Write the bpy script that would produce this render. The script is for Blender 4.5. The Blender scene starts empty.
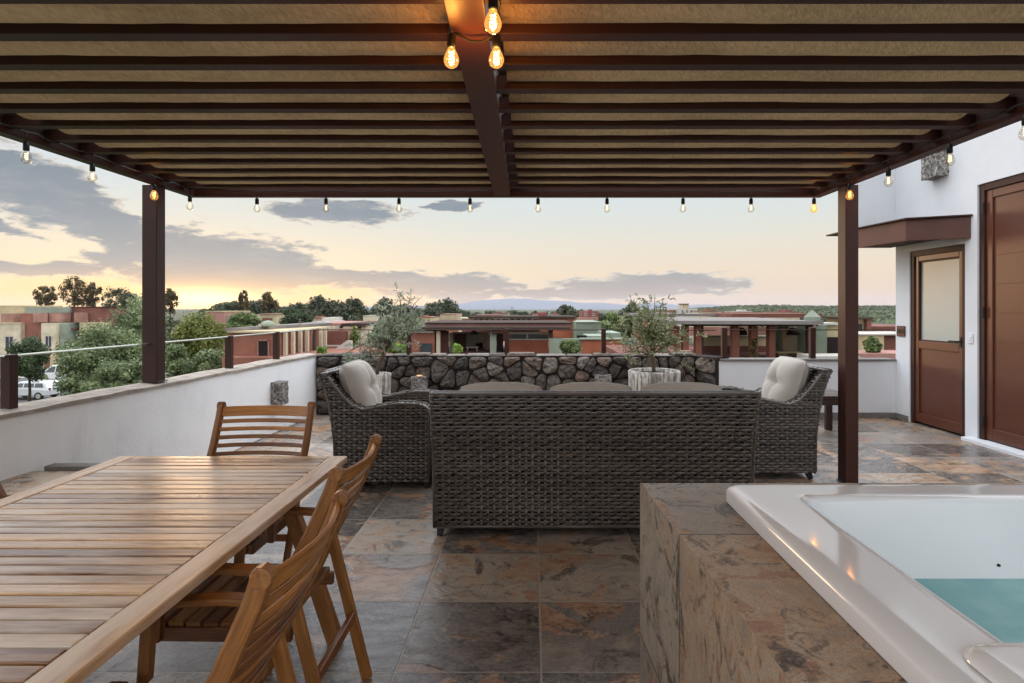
import bpy, math, random
from mathutils import Vector, Matrix, noise as mnoise
random.seed(7)
SC = bpy.context.scene
COL = SC.collection
F, CX, CY, EYE = 605.0, 532.0, 308.0, 1.5
R = math.radians

def P(px, py, Y):            # point of the place seen at a pixel, Y metres away
    return Vector(((px - CX) * Y / F, Y, EYE - (py - CY) * Y / F))
def lin(c):
    return c / 12.92 if c <= 0.04045 else ((c + 0.055) / 1.055) ** 2.4
def H(h, a=1.0):
    h = h.lstrip('#')
    return tuple(lin(int(h[i:i + 2], 16) / 255) for i in (0, 2, 4)) + (a,)

# ------------------------------------------------------------ mesh collector
class MB:
    def __init__(s):
        s.v, s.f, s.t, s.g, s.m, s.off = [], [], [], [], [], None
    def add(s, verts, faces, tint=None, grain=None, mi=0):
        b = len(s.v)
        t = random.random() if tint is None else tint
        if grain is None:
            o = Vector((random.random() * 20, random.random() * 20, random.random() * 20))
            grain = [Vector(p) + o for p in verts]
        s.v += [tuple(p) for p in verts]
        s.g += [tuple(p) for p in grain]
        s.f += [tuple(b + i for i in f) for f in faces]
        s.t += [t] * len(faces)
        s.m += [mi] * len(faces)
    def box(s, x0, x1, y0, y1, z0, z1, tint=None, mi=0):
        v = [(x0, y0, z0), (x1, y0, z0), (x1, y1, z0), (x0, y1, z0), (x0, y0, z1), (x1, y0, z1), (x1, y1, z1), (x0, y1, z1)]
        d = [x1 - x0, y1 - y0, z1 - z0]
        ax = d.index(max(d)); oth = [i for i in range(3) if i != ax]
        o = [random.random() * 30 for _ in range(3)]
        g = [(p[ax] + o[0], p[oth[0]] + o[1], p[oth[1]] + o[2]) for p in v]
        s.add(v, [(0, 3, 2, 1), (4, 5, 6, 7), (0, 1, 5, 4), (1, 2, 6, 5), (2, 3, 7, 6), (3, 0, 4, 7)], tint, g, mi)
    def prism(s, poly, z0, z1, tint=None, mi=0):        # plan polygon (ccw) raised from z0 to z1
        n = len(poly)
        v = [(p[0], p[1], z0) for p in poly] + [(p[0], p[1], z1) for p in poly]
        f = [tuple(range(n - 1, -1, -1)), tuple(range(n, 2 * n))] + [(i, (i + 1) % n, n + (i + 1) % n, n + i) for i in range(n)]
        s.add(v, f, tint, None, mi)
    def sideprism(s, poly, y0, y1, tint=None, mi=0):     # (x,z) outline extruded along y
        n = len(poly)
        v = [(p[0], y0, p[1]) for p in poly] + [(p[0], y1, p[1]) for p in poly]
        f = [tuple(range(n)), tuple(range(2 * n - 1, n - 1, -1))] + [(i, n + i, n + (i + 1) % n, (i + 1) % n) for i in range(n)]
        s.add(v, f, tint, None, mi)
    def sweep(s, pts, w, h, up=(0, 0, 1), tint=None, mi=0, widths=None):   # rectangular bar along a path
        pts = [Vector(p) for p in pts]; up = Vector(up); n = len(pts)
        v, g, L = [], [], 0
        o = [random.random() * 30 for _ in range(3)]
        for i, p in enumerate(pts):
            d = (pts[min(i + 1, n - 1)] - pts[max(i - 1, 0)]).normalized()
            a = d.cross(up)
            if a.length < 1e-4: a = d.cross(Vector((1, 0, 0)))
            a.normalize(); b = a.cross(d).normalized()
            if i: L += (p - pts[i - 1]).length
            ww, hh = (w, h) if widths is None else (w * widths[i], h * widths[i])
            for sx, sy in ((-1, -1), (1, -1), (1, 1), (-1, 1)):
                v.append(p + a * ww / 2 * sx + b * hh / 2 * sy)
                g.append((L + o[0], ww / 2 * sx + o[1], hh / 2 * sy + o[2]))
        f = [(0, 1, 2, 3), tuple(4 * (n - 1) + k for k in (3, 2, 1, 0))]
        for i in range(n - 1):
            for k in range(4):
                f.append((4 * i + k, 4 * i + 4 + k, 4 * i + 4 + (k + 1) % 4, 4 * i + (k + 1) % 4))
        f = [tuple(reversed(q)) for q in f]
        s.add(v, f, tint, g, mi)
    def bar(s, p, q, w, h, up=(0, 0, 1), tint=None, mi=0):
        s.sweep([p, q], w, h, up, tint, mi)
    def tube(s, pts, r, n=8, tint=None, closed=False, mi=0):
        pts = [Vector(p) for p in pts]; m = len(pts)
        rr = r if isinstance(r, (list, tuple)) else [r] * m
        v, g, L = [], [], 0
        ref = None
        for i, p in enumerate(pts):
            d = (pts[(i + 1) % m if closed else min(i + 1, m - 1)] - pts[(i - 1) % m if closed else max(i - 1, 0)])
            if d.length < 1e-9: d = Vector((0, 0, 1))
            d.normalize()
            if ref is None:
                ref = d.orthogonal().normalized()
            else:
                ref = (ref - d * ref.dot(d))
                ref = ref.normalized() if ref.length > 1e-6 else d.orthogonal().normalized()
            b = d.cross(ref)
            if i: L += (p - pts[i - 1]).length
            for k in range(n):
                a = 2 * math.pi * k / n
                v.append(p + (ref * math.cos(a) + b * math.sin(a)) * rr[i])
                g.append((L, rr[i] * math.cos(a), rr[i] * math.sin(a)))
        f = []
        for i in range(m if closed else m - 1):
            j = (i + 1) % m
            for k in range(n):
                f.append((n * i + k, n * i + (k + 1) % n, n * j + (k + 1) % n, n * j + k))
        if not closed:
            f += [tuple(range(n - 1, -1, -1)), tuple(range(n * (m - 1), n * m))]
        s.add(v, f, tint, g, mi)
    def lathe(s, prof, n=24, c=(0, 0, 0), tint=None, mi=0):
        v, f = [], []
        m = len(prof)
        for r, z in prof:
            for k in range(n):
                a = 2 * math.pi * k / n
                v.append((c[0] + r * math.cos(a), c[1] + r * math.sin(a), c[2] + z))
        for i in range(m - 1):
            for k in range(n):
                f.append((n * i + k, n * i + (k + 1) % n, n * (i + 1) + (k + 1) % n, n * (i + 1) + k))
        if prof[0][0] > 1e-5: f.append(tuple(range(n - 1, -1, -1)))
        if prof[-1][0] > 1e-5: f.append(tuple(range(n * (m - 1), n * m)))
        s.add(v, f, tint, None, mi)

def build(name, mb, mat, parent=None, bevel=0.0, smooth=False, seg=2, loc=None, world=None):
    me = bpy.data.meshes.new(name)
    off = Vector((0, 0, 0))
    if world is not None: off = Vector(world)
    elif loc is not None: off = Vector(loc)
    vs = [(p[0] - off[0], p[1] - off[1], p[2] - off[2]) for p in mb.v] if off.length else mb.v
    me.from_pydata(vs, [], mb.f)
    for m in (mat if isinstance(mat, (list, tuple)) else [mat]):
        me.materials.append(m)
    a = me.attributes.new('tint', 'FLOAT', 'FACE'); a.data.foreach_set('value', mb.t)
    a = me.attributes.new('gv', 'FLOAT_VECTOR', 'POINT')
    a.data.foreach_set('vector', [c for p in mb.g for c in p])
    me.polygons.foreach_set('material_index', mb.m)
    if smooth: me.polygons.foreach_set('use_smooth', [True] * len(me.polygons))
    me.update()
    o = bpy.data.objects.new(name, me)
    COL.objects.link(o)
    if loc is not None: o.location = loc
    if parent is not None: o.parent = parent
    if bevel:
        b = o.modifiers.new('bevel', 'BEVEL'); b.width = bevel; b.segments = seg; b.limit_method = 'ANGLE'; b.angle_limit = R(40)
        b.harden_normals = False
    return o

def tag(o, label=None, cat=None, group=None, kind=None):
    if label: o['label'] = label
    if cat: o['category'] = cat
    if group: o['group'] = group
    if kind: o['kind'] = kind
    return o
def thing(name, label, cat, loc=(0, 0, 0), rz=0.0, group=None):
    o = bpy.data.objects.new(name, None); COL.objects.link(o)
    o.location = loc; o.rotation_euler = (0, 0, rz); o.empty_display_size = 0.2
    return tag(o, label, cat, group)
def copy_tree(o, parent=None):
    c = o.copy(); COL.objects.link(c)
    if parent is not None: c.parent = parent
    for ch in list(o.children): copy_tree(ch, c)
    return c
def wpart(name, mb, mat, root, bevel=0.0, smooth=False, parent=None):   # geometry given in world coordinates, root unrotated
    return build(name, mb, mat, parent or root, bevel, smooth, world=root.location)

# ------------------------------------------------------------ node helper
class NT:
    def __init__(s, tree):
        s.t = tree; s.n = tree.nodes; s.l = tree.links
    def node(s, typ, **kw):
        n = s.n.new(typ)
        for k, v in kw.items(): setattr(n, k, v)
        return n
    def put(s, sock, val):
        if hasattr(val, 'is_output'): s.l.new(val, sock)
        elif val is not None: sock.default_value = val
    def m(s, op, a, b=None, c=None, clamp=False):
        n = s.node('ShaderNodeMath', operation=op); n.use_clamp = clamp
        for i, x in enumerate((a, b, c)):
            if x is not None: s.put(n.inputs[i], x)
        return n.outputs[0]
    def vm(s, op, a, b=None):
        n = s.node('ShaderNodeVectorMath', operation=op)
        s.put(n.inputs[0], a)
        if b is not None: s.put(n.inputs[1], b)
        return n.outputs[0]
    def mapr(s, v, a, b, c=0.0, d=1.0, smooth=True):
        n = s.node('ShaderNodeMapRange', interpolation_type='SMOOTHSTEP' if smooth else 'LINEAR')
        for i, x in enumerate((v, a, b, c, d)): s.put(n.inputs[i], x)
        return n.outputs[0]
    def mix(s, f, a, b, typ='MIX'):
        n = s.node('ShaderNodeMix', data_type='RGBA', blend_type=typ)
        s.put(n.inputs[0], f); s.put(n.inputs[6], a); s.put(n.inputs[7], b)
        return n.outputs[2]
    def ramp(s, f, stops, interp='LINEAR'):
        n = s.node('ShaderNodeValToRGB'); cr = n.color_ramp; cr.interpolation = interp
        while len(cr.elements) < len(stops): cr.elements.new(0.5)
        for e, (p, c) in zip(cr.elements, stops):
            e.position = p; e.color = c if len(c) == 4 else tuple(c) + (1,)
        s.put(n.inputs[0], f)
        return n.outputs[0]
    def noise(s, vec, scale=5, detail=4, rough=0.55, dist=0.0, out=0):
        n = s.node('ShaderNodeTexNoise')
        if vec is not None: s.l.new(vec, n.inputs['Vector'])
        n.inputs['Scale'].default_value = scale; n.inputs['Detail'].default_value = detail
        n.inputs['Roughness'].default_value = rough; n.inputs['Distortion'].default_value = dist
        return n.outputs[out]
    def voro(s, vec, scale=5, feature='F1', out='Distance', rnd=1.0):
        n = s.node('ShaderNodeTexVoronoi', feature=feature)
        if vec is not None: s.l.new(vec, n.inputs['Vector'])
        n.inputs['Scale'].default_value = scale; n.inputs['Randomness'].default_value = rnd
        return n.outputs[out]
    def attr(s, name, out='Fac'):
        n = s.node('ShaderNodeAttribute', attribute_name=name); return n.outputs[out]
    def bump(s, h, strength=0.3, dist=0.01, normal=None):
        n = s.node('ShaderNodeBump'); n.inputs['Strength'].default_value = strength; n.inputs['Distance'].default_value = dist
        s.l.new(h, n.inputs['Height'])
        if normal is not None: s.l.new(normal, n.inputs['Normal'])
        return n.outputs[0]
    def scale(s, v, xyz):
        return s.vm('MULTIPLY', v, xyz)

def material(name):
    m = bpy.data.materials.new(name); m.use_nodes = True
    nt = NT(m.node_tree); nt.n.clear()
    out = nt.node('ShaderNodeOutputMaterial'); b = nt.node('ShaderNodeBsdfPrincipled')
    nt.l.new(b.outputs[0], out.inputs[0])
    nt.b, nt.out = b, out
    return m, nt
def setb(nt, color=None, rough=None, spec=None, metal=None, normal=None, **kw):
    b = nt.b
    if color is not None: nt.put(b.inputs['Base Color'], color)
    if rough is not None: nt.put(b.inputs['Roughness'], rough)
    if spec is not None: nt.put(b.inputs['Specular IOR Level'], spec)
    if metal is not None: nt.put(b.inputs['Metallic'], metal)
    if normal is not None: nt.l.new(normal, b.inputs['Normal'])
    for k, v in kw.items(): nt.put(b.inputs[k.replace('_', ' ')], v)
def objco(nt): return nt.node('ShaderNodeTexCoord').outputs['Object']
def geopos(nt): return nt.node('ShaderNodeNewGeometry').outputs['Position']

def mat_plain(name, col, rough=0.6, var=0.12, scale=6.0, bump=0.15, bscale=60, bdist=0.004, spec=0.4, metal=0.0):
    m, nt = material(name)
    p = geopos(nt)
    n = nt.noise(p, scale, 5, 0.6)
    f = nt.mapr(n, 0.3, 0.7, 1 - var, 1 + var * 0.6, smooth=False)
    c = nt.mix(1.0, col, nt.node('ShaderNodeCombineColor').outputs[0], 'MULTIPLY')
    cc = nt.n[-1] if False else None
    comb = [x for x in nt.n if x.type == 'COMBINE_COLOR'][-1]
    for i in range(3): nt.l.new(f, comb.inputs[i])
    setb(nt, c, rough, spec, metal)
    if bump:
        nn = nt.noise(p, bscale, 4, 0.6)
        setb(nt, normal=nt.bump(nn, bump, bdist))
    return m

def mat_wood(name, dark, light, grey=None, rough=0.42, spec=0.5, greyamt=0.0):
    m, nt = material(name)
    g = nt.attr('gv', 'Vector'); t = nt.attr('tint')
    gs = nt.scale(g, (3.5, 42, 42))
    n1 = nt.noise(gs, 1.0, 6, 0.62, 0.6)
    gs2 = nt.scale(g, (12, 260, 260))
    n2 = nt.noise(gs2, 1.0, 3, 0.6)
    gs3 = nt.scale(g, (1.3, 6, 6))
    n3 = nt.noise(gs3, 1.0, 4, 0.6)
    f = nt.m('ADD', nt.m('MULTIPLY', n1, 0.85), nt.m('MULTIPLY', t, 0.42))
    f = nt.m('ADD', f, nt.m('MULTIPLY', n2, 0.4))
    c = nt.ramp(nt.mapr(f, 0.58, 1.12, 0, 1, False), [(0.0, dark), (0.55, tuple((a + b) / 2 for a, b in zip(dark, light))), (1.0, light)])
    if grey is not None:
        c = nt.mix(nt.m('MULTIPLY', nt.mapr(n3, 0.42, 0.66), greyamt), c, grey)
    r = nt.mapr(n3, 0.3, 0.7, rough - 0.08, rough + 0.14, False)
    setb(nt, c, r, spec, normal=nt.bump(nt.m('ADD', n1, nt.m('MULTIPLY', n2, 0.6)), 0.25, 0.0025))
    return m

def mat_tile(name, size=0.6, ox=0.037, oy=0.09, rough=0.27, light=0.0, rusty=0.75, gcol='#a89e94', nsc=1.0):
    # natural slate tiles: per-tile mix of charcoal, rust, olive and tan, drifting in layered patches
    m, nt = material(name)
    p = geopos(nt)
    sep = nt.node('ShaderNodeSeparateXYZ'); nt.l.new(p, sep.inputs[0])
    nrm = nt.node('ShaderNodeNewGeometry').outputs['Normal']
    sn = nt.node('ShaderNodeSeparateXYZ'); nt.l.new(nrm, sn.inputs[0])
    ax, ay, az = (nt.m('ABSOLUTE', sn.outputs[i]) for i in range(3))
    upf = nt.m('GREATER_THAN', az, 0.6); xf = nt.m('GREATER_THAN', ax, 0.6)
    # u: x on tops and y-facing sides, y on x-facing sides; v: y on tops, z on sides
    u = nt.m('ADD', nt.m('MULTIPLY', sep.outputs[0], nt.m('SUBTRACT', 1, xf)), nt.m('MULTIPLY', sep.outputs[1], xf))
    u = nt.m('ADD', u, nt.m('MULTIPLY', xf, ox - oy))
    v = nt.m('ADD', nt.m('MULTIPLY', sep.outputs[1], upf), nt.m('MULTIPLY', nt.m('ADD', sep.outputs[2], -0.2 + oy), nt.m('SUBTRACT', 1, upf)))
    uu = nt.m('DIVIDE', nt.m('SUBTRACT', u, ox), size); vv = nt.m('DIVIDE', nt.m('SUBTRACT', v, oy), size)
    iu, iv = nt.m('FLOOR', uu), nt.m('FLOOR', vv)
    fu, fv = nt.m('FRACT', uu), nt.m('FRACT', vv)
    cid = nt.node('ShaderNodeCombineXYZ'); nt.l.new(iu, cid.inputs[0]); nt.l.new(iv, cid.inputs[1]); nt.l.new(xf, cid.inputs[2])
    wn = nt.node('ShaderNodeTexWhiteNoise', noise_dimensions='3D'); nt.l.new(cid.outputs[0], wn.inputs['Vector'])
    rnd, rcol = wn.outputs['Value'], wn.outputs['Color']
    offs = nt.vm('MULTIPLY', rcol, (37, 53, 71))
    q = nt.vm('ADD', nt.scale(p, (nsc, nsc, nsc * 0.8)), offs)
    big = nt.noise(q, 2.2, 6, 0.62, 1.0)
    mid = nt.noise(nt.scale(q, (1, 2.0, 1.4)), 6, 7, 0.7, 0.8)
    fine = nt.noise(q, 45, 6, 0.75)
    spk = nt.noise(q, 130, 3, 0.7)
    d2 = nt.noise(nt.vm('ADD', q, (9, 4, 2)), 2.8, 7, 0.68, 1.6)
    tt = nt.m('ADD', nt.m('MULTIPLY', nt.m('SUBTRACT', rnd, 0.5), 0.85), nt.m('ADD', nt.m('MULTIPLY', big, 0.9), nt.m('MULTIPLY', mid, 0.5)))
    base = nt.ramp(nt.mapr(tt, 0.35, 1.05, 0, 1, False), [
        (0.0, H('#4a4746')), (0.22, H('#6e6965')), (0.40, H('#8e8782')), (0.52, H('#9a7f6a')), (0.62, H('#b6906f')), (0.74, H('#b0a596')), (1.0, H('#7c7774'))])
    if light: base = nt.mix(light, base, H('#cbb99f'))
    rust = nt.mix(nt.mapr(mid, 0.42, 0.6), H('#9c6644'), H('#c09e78'))
    c = nt.mix(nt.m('MULTIPLY', nt.mapr(nt.m('ADD', big, nt.m('MULTIPLY', mid, 0.12)), 0.615, 0.635), rusty), base, rust)
    c = nt.mix(nt.m('MULTIPLY', nt.mapr(nt.m('ADD', d2, nt.m('MULTIPLY', fine, 0.12)), 0.62, 0.68), 0.85), c, H('#302d2c'))
    c = nt.mix(nt.m('MULTIPLY', nt.mapr(nt.noise(nt.vm('ADD', q, (2, 14, 5)), 4.2, 8, 0.72, 2.2), 0.575, 0.615), 0.6), c, H('#2f2c2b'))
    c = nt.mix(nt.mapr(fine, 0.40, 0.72, 0.0, 0.55), c, H('#b3a18e'))
    c = nt.mix(nt.mapr(spk, 0.5, 0.66, 0.0, 0.5), c, H('#2c2927'))
    ge = 0.0062 / size
    eu = nt.m('MINIMUM', fu, nt.m('SUBTRACT', 1, fu)); ev = nt.m('MINIMUM', fv, nt.m('SUBTRACT', 1, fv))
    e = nt.m('MINIMUM', eu, ev)
    gm = nt.mapr(e, ge * 0.5, ge, 1.0, 0.0)
    c = nt.mix(nt.m('MULTIPLY', gm, 0.9), c, H(gcol))
    strata = nt.m('ADD', nt.m('MULTIPLY', nt.mapr(big, 0.5, 0.6), 0.5), nt.m('MULTIPLY', mid, 0.9))
    hgt = nt.m('ADD', nt.m('ADD', strata, nt.m('MULTIPLY', fine, 0.28)), nt.m('MULTIPLY', gm, -0.8))
    r = nt.mapr(nt.m('ADD', mid, nt.m('MULTIPLY', rnd, 0.25)), 0.35, 0.85, rough - 0.12, rough + 0.16, False)
    setb(nt, c, r, 0.5, normal=nt.bump(hgt, 0.55, 0.007))
    return m

def mat_wicker(name, a, b):
    m, nt = material(name)
    g = nt.attr('gv', 'Vector'); t = nt.attr('tint')
    n = nt.noise(nt.scale(g, (9, 60, 60)), 1, 4, 0.6)
    f = nt.m('ADD', nt.m('MULTIPLY', t, 0.7), nt.m('MULTIPLY', n, 0.45))
    c = nt.mix(nt.mapr(f, 0.15, 0.95, 0, 1, False), a, b)
    # each flat strand carries fine lengthwise ridges
    rid = nt.noise(nt.scale(g, (3, 420, 420)), 1, 2, 0.5)
    setb(nt, c, 0.28, 0.7, normal=nt.bump(rid, 0.3, 0.0012))
    return m

def mat_leaf(name, dark, light, rough=0.55, trans=0.25):
    m, nt = material(name)
    t = nt.attr('tint')
    c = nt.ramp(t, [(0.0, dark), (0.6, tuple((x + y) / 2 for x, y in zip(dark, light))), (1.0, light)])
    setb(nt, c, rough, 0.3)
    tr = nt.node('ShaderNodeBsdfTranslucent'); nt.l.new(c, tr.inputs[0])
    mx = nt.node('ShaderNodeMixShader'); mx.inputs[0].default_value = trans
    nt.l.new(nt.b.outputs[0], mx.inputs[1]); nt.l.new(tr.outputs[0], mx.inputs[2]); nt.l.new(mx.outputs[0], nt.out.inputs[0])
    return m

def mat_emit(name, col, strength):
    m, nt = material(name)
    setb(nt, (0, 0, 0, 1)); nt.put(nt.b.inputs['Emission Color'], col); nt.b.inputs['Emission Strength'].default_value = strength
    return m

M = {}
M['tile'] = mat_tile('slate_tile')
M['tile_tub'] = mat_tile('slate_tile_tub', size=1.2, ox=0.435, oy=0.67, rough=0.45, light=0.3, rusty=0.8, gcol='#5f574f', nsc=1.9)
M['white'] = mat_plain('white_render', H('#dbdee2'), 0.85, 0.05, 1.6, 0.35, 45, 0.004, 0.2)
def mat_oldwhite(name):
    m, nt = material(name)
    p = geopos(nt)
    n = nt.noise(p, 1.1, 6, 0.65); s = nt.noise(nt.scale(p, (3.5, 3.5, 0.8)), 1.5, 5, 0.6)
    c = nt.mix(nt.mapr(n, 0.42, 0.72, 0, 0.45), H('#eff1f3'), H('#d9dcdf'))
    c = nt.mix(nt.mapr(s, 0.55, 0.8, 0, 0.35), c, H('#c6c8c9'))
    setb(nt, c, 0.85, 0.25, normal=nt.bump(nt.m('ADD', nt.noise(p, 40, 5, 0.6), nt.m('MULTIPLY', nt.noise(p, 6, 3, 0.5), 1.6)), 0.35, 0.006))
    return m
M['oldwhite'] = mat_oldwhite('weathered_white_render')
M['coping'] = mat_plain('concrete_coping', H('#a39a90'), 0.9, 0.35, 9, 0.6, 45, 0.01, 0.2)
M['greycoping'] = mat_plain('grey_coping', H('#77736f'), 0.8, 0.25, 10, 0.4, 50, 0.006, 0.3)
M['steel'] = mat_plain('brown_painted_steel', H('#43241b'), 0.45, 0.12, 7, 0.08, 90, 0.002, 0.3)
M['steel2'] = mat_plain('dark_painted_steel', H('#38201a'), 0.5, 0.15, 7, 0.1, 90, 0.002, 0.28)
M['door'] = mat_plain('red_brown_door_paint', H('#59301f'), 0.36, 0.12, 2.5, 0.08, 60, 0.002, 0.5)
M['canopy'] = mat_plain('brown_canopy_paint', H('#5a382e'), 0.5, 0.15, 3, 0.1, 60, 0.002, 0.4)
M['wood_table'] = mat_wood('bleached_teak', H('#6b4020'), H('#e3b885'), H('#eadccb'), 0.31, 0.6, 0.75)
M['wood_chair'] = mat_wood('oiled_teak', H('#5a3014'), H('#bd8140'), H('#94704a'), 0.4, 0.5, 0.25)
M['darkwood'] = mat_wood('dark_wood', H('#2b1a14'), H('#4a2c20'), None, 0.5)
M['wicker'] = mat_wicker('grey_brown_wicker', H('#161311'), H('#756a61'))
M['wickerdark'] = mat_wicker('dark_wicker', H('#221d1a'), H('#4c443d'))
M['shell'] = mat_plain('furniture_shell', H('#191614'), 0.8, 0.1, 10, 0, spec=0.2)
M['black'] = mat_plain('black_plastic', H('#161515'), 0.45, 0.1, 10, 0, spec=0.4)
M['cushion'] = mat_plain('off_white_canvas', H('#bcb6ae'), 0.9, 0.05, 8, 0.5, 420, 0.0015, 0.15)
M['acrylic'] = mat_plain('white_acrylic', H('#eceef0'), 0.08, 0.01, 2, 0, spec=0.55)
M['stone'] = None

def mat_stone(name):
    m, nt = material(name)
    p = geopos(nt); t = nt.attr('tint')
    n = nt.noise(p, 9, 6, 0.65); f = nt.noise(p, 55, 5, 0.7)
    c = nt.ramp(t, [(0.0, H('#3f3b38')), (0.3, H('#5f5955')), (0.6, H('#6f645c')), (0.8, H('#806c5f')), (1.0, H('#8d867f'))])
    c = nt.mix(nt.mapr(n, 0.35, 0.7, 0.0, 0.55), c, H('#2b2828'))
    c = nt.mix(nt.mapr(f, 0.5, 0.75, 0.0, 0.6), c, H('#9b948f'))
    setb(nt, c, 0.8, 0.35, normal=nt.bump(nt.m('ADD', nt.m('MULTIPLY', n, 1.5), f), 1.0, 0.022))
    return m
M['stone'] = mat_stone('volcanic_stone')
M['mortar'] = mat_plain('dark_mortar', H('#37322f'), 0.95, 0.3, 12, 0.6, 50, 0.01, 0.1)

def mat_speckle(name):
    m, nt = material(name)
    p = geopos(nt)
    n = nt.noise(p, 26, 6, 0.75, 0.4); k = nt.noise(p, 5, 3, 0.6)
    c = nt.ramp(nt.m('ADD', n, nt.m('MULTIPLY', k, 0.25)), [(0.5, H('#3a3837')), (0.62, H('#7b7774')), (0.74, H('#b5b1ab')), (0.85, H('#d5d2cd'))])
    setb(nt, c, 0.9, 0.2, normal=nt.bump(n, 0.9, 0.012))
    return m
M['speckle'] = mat_speckle('chipped_stone')
def mat_pot(name, lo, hi):
    m, nt = material(name)
    tc = objco(nt)
    n = nt.noise(nt.scale(tc, (34, 34, 2.2)), 1.0, 5, 0.7); k = nt.noise(tc, 14, 5, 0.6)
    c = nt.mix(nt.mapr(nt.m('ADD', n, nt.m('MULTIPLY', k, 0.35)), 0.58, 0.78), hi, lo)
    setb(nt, c, 0.9, 0.2, normal=nt.bump(n, 0.6, 0.01))
    return m
M['pot'] = mat_pot('whitewashed_pot', H('#7a756f'), H('#cfcac3'))
M['soil'] = mat_plain('soil', H('#3a2f26'), 0.95, 0.3, 30, 0.8, 40, 0.02, 0.1)
M['bark'] = mat_plain('bark', H('#6b5b4a'), 0.9, 0.3, 30, 0.7, 40, 0.01, 0.2)
M['barkdark'] = mat_plain('bark_dark', H('#3d3128'), 0.9, 0.3, 8, 0.5, 20, 0.02, 0.2)

def mat_fabric(name):
    m, nt = material(name)
    p = geopos(nt)
    a = nt.noise(nt.scale(p, (420, 26, 26)), 1, 3, 0.6)
    rot = nt.node('ShaderNodeVectorRotate', rotation_type='Z_AXIS'); nt.l.new(p, rot.inputs['Vector']); rot.inputs['Angle'].default_value = R(38)
    b = nt.noise(nt.scale(rot.outputs[0], (230, 20, 20)), 1, 3, 0.6)
    k = nt.noise(nt.scale(p, (1.2, 3, 3)), 1.5, 4, 0.6)
    f = nt.m('ADD', nt.m('MULTIPLY', a, 0.55), nt.m('MULTIPLY', b, 0.6))
    f = nt.m('ADD', f, nt.m('MULTIPLY', k, 0.4))
    c = nt.mix(nt.mapr(f, 0.52, 1.0), H('#62503a'), H('#947d5c'))
    setb(nt, c, 0.9, 0.1, normal=nt.bump(f, 0.25, 0.002))
    tr = nt.node('ShaderNodeBsdfTranslucent'); nt.l.new(c, tr.inputs[0])
    mx = nt.node('ShaderNodeMixShader'); mx.inputs[0].default_value = 0.22
    nt.l.new(nt.b.outputs[0], mx.inputs[1]); nt.l.new(tr.outputs[0], mx.inputs[2]); nt.l.new(mx.outputs[0], nt.out.inputs[0])
    return m
M['fabric'] = mat_fabric('burlap_shade_cloth')

def mat_frost(name):
    m, nt = material(name)
    setb(nt, H('#a9b3ae'), 0.32, 0.5)
    return m
M['frost'] = mat_frost('frosted_glass')
def mat_water(name):
    m, nt = material(name)
    p = geopos(nt)
    n = nt.noise(p, 7, 3, 0.5)
    setb(nt, nt.mix(nt.mapr(n, 0.35, 0.65), H('#74b9bf'), H('#8cc8ca')), 0.05, 0.5, normal=nt.bump(nt.m('ADD', n, nt.m('MULTIPLY', nt.noise(p, 22, 3, 0.5), 0.3)), 0.12, 0.02))
    return m
M['water'] = mat_water('teal_water')
def mat_bulb(name, col, glow=0.0):
    m, nt = material(name)
    nt.n.remove(nt.b)
    t = nt.node('ShaderNodeBsdfTransparent'); t.inputs[0].default_value = col
    g = nt.node('ShaderNodeBsdfGlossy'); g.inputs['Roughness'].default_value = 0.03
    fr = nt.node('ShaderNodeLayerWeight'); fr.inputs['Blend'].default_value = 0.35
    mx = nt.node('ShaderNodeMixShader')
    nt.l.new(nt.m('MULTIPLY', fr.outputs['Facing'], 0.6), mx.inputs[0])
    nt.l.new(t.outputs[0], mx.inputs[1]); nt.l.new(g.outputs[0], mx.inputs[2]); nt.l.new(mx.outputs[0], nt.out.inputs[0])
    if glow:
        e = nt.node('ShaderNodeEmission'); e.inputs[0].default_value = (1, .5, .13, 1); e.inputs[1].default_value = glow
        a = nt.node('ShaderNodeAddShader'); nt.l.new(mx.outputs[0], a.inputs[0]); nt.l.new(e.outputs[0], a.inputs[1]); nt.l.new(a.outputs[0], nt.out.inputs[0])
    return m
M['bulblit'] = mat_bulb('lit_bulb_glass', (1.0, 0.76, 0.4, 1), 0.42)
M['bulbglass'] = mat_bulb('clear_bulb_glass', (0.93, 0.9, 0.84, 1))
M['bulbamber'] = mat_bulb('amber_bulb_glass', (1.0, 0.74, 0.36, 1), 0.2)
M['fil'] = mat_emit('filament', (1.0, 0.55, 0.18, 1), 9)
M['fil_soft'] = mat_emit('filament_soft', (1.0, 0.72, 0.4, 1), 3.0)
M['fil_hot'] = mat_emit('filament_bright', (1.0, 0.62, 0.22, 1), 40)
M['glow'] = mat_emit('lamp_glow', (1.0, 0.6, 0.3, 1), 1.0)
# ============================================================ CAMERA
cam = bpy.data.cameras.new('camera'); cam.sensor_width = 36.0; cam.lens = F / 1024 * 36.0
cam.shift_x = -(CX - 512) / 1024; cam.shift_y = -(341.5 - CY) / 1024
cam.clip_start = 0.05; cam.clip_end = 20000
co = bpy.data.objects.new('camera', cam); COL.objects.link(co)
co.location = (0, 0, EYE); co.rotation_euler = (R(90), 0, 0); SC.camera = co

# ============================================================ TERRACE
mb = MB(); mb.box(-3.45, 6.2, -2.2, 8.75, -0.35, 0.0)
tag(build('terrace_floor', mb, M['tile']), kind='structure')

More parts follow.
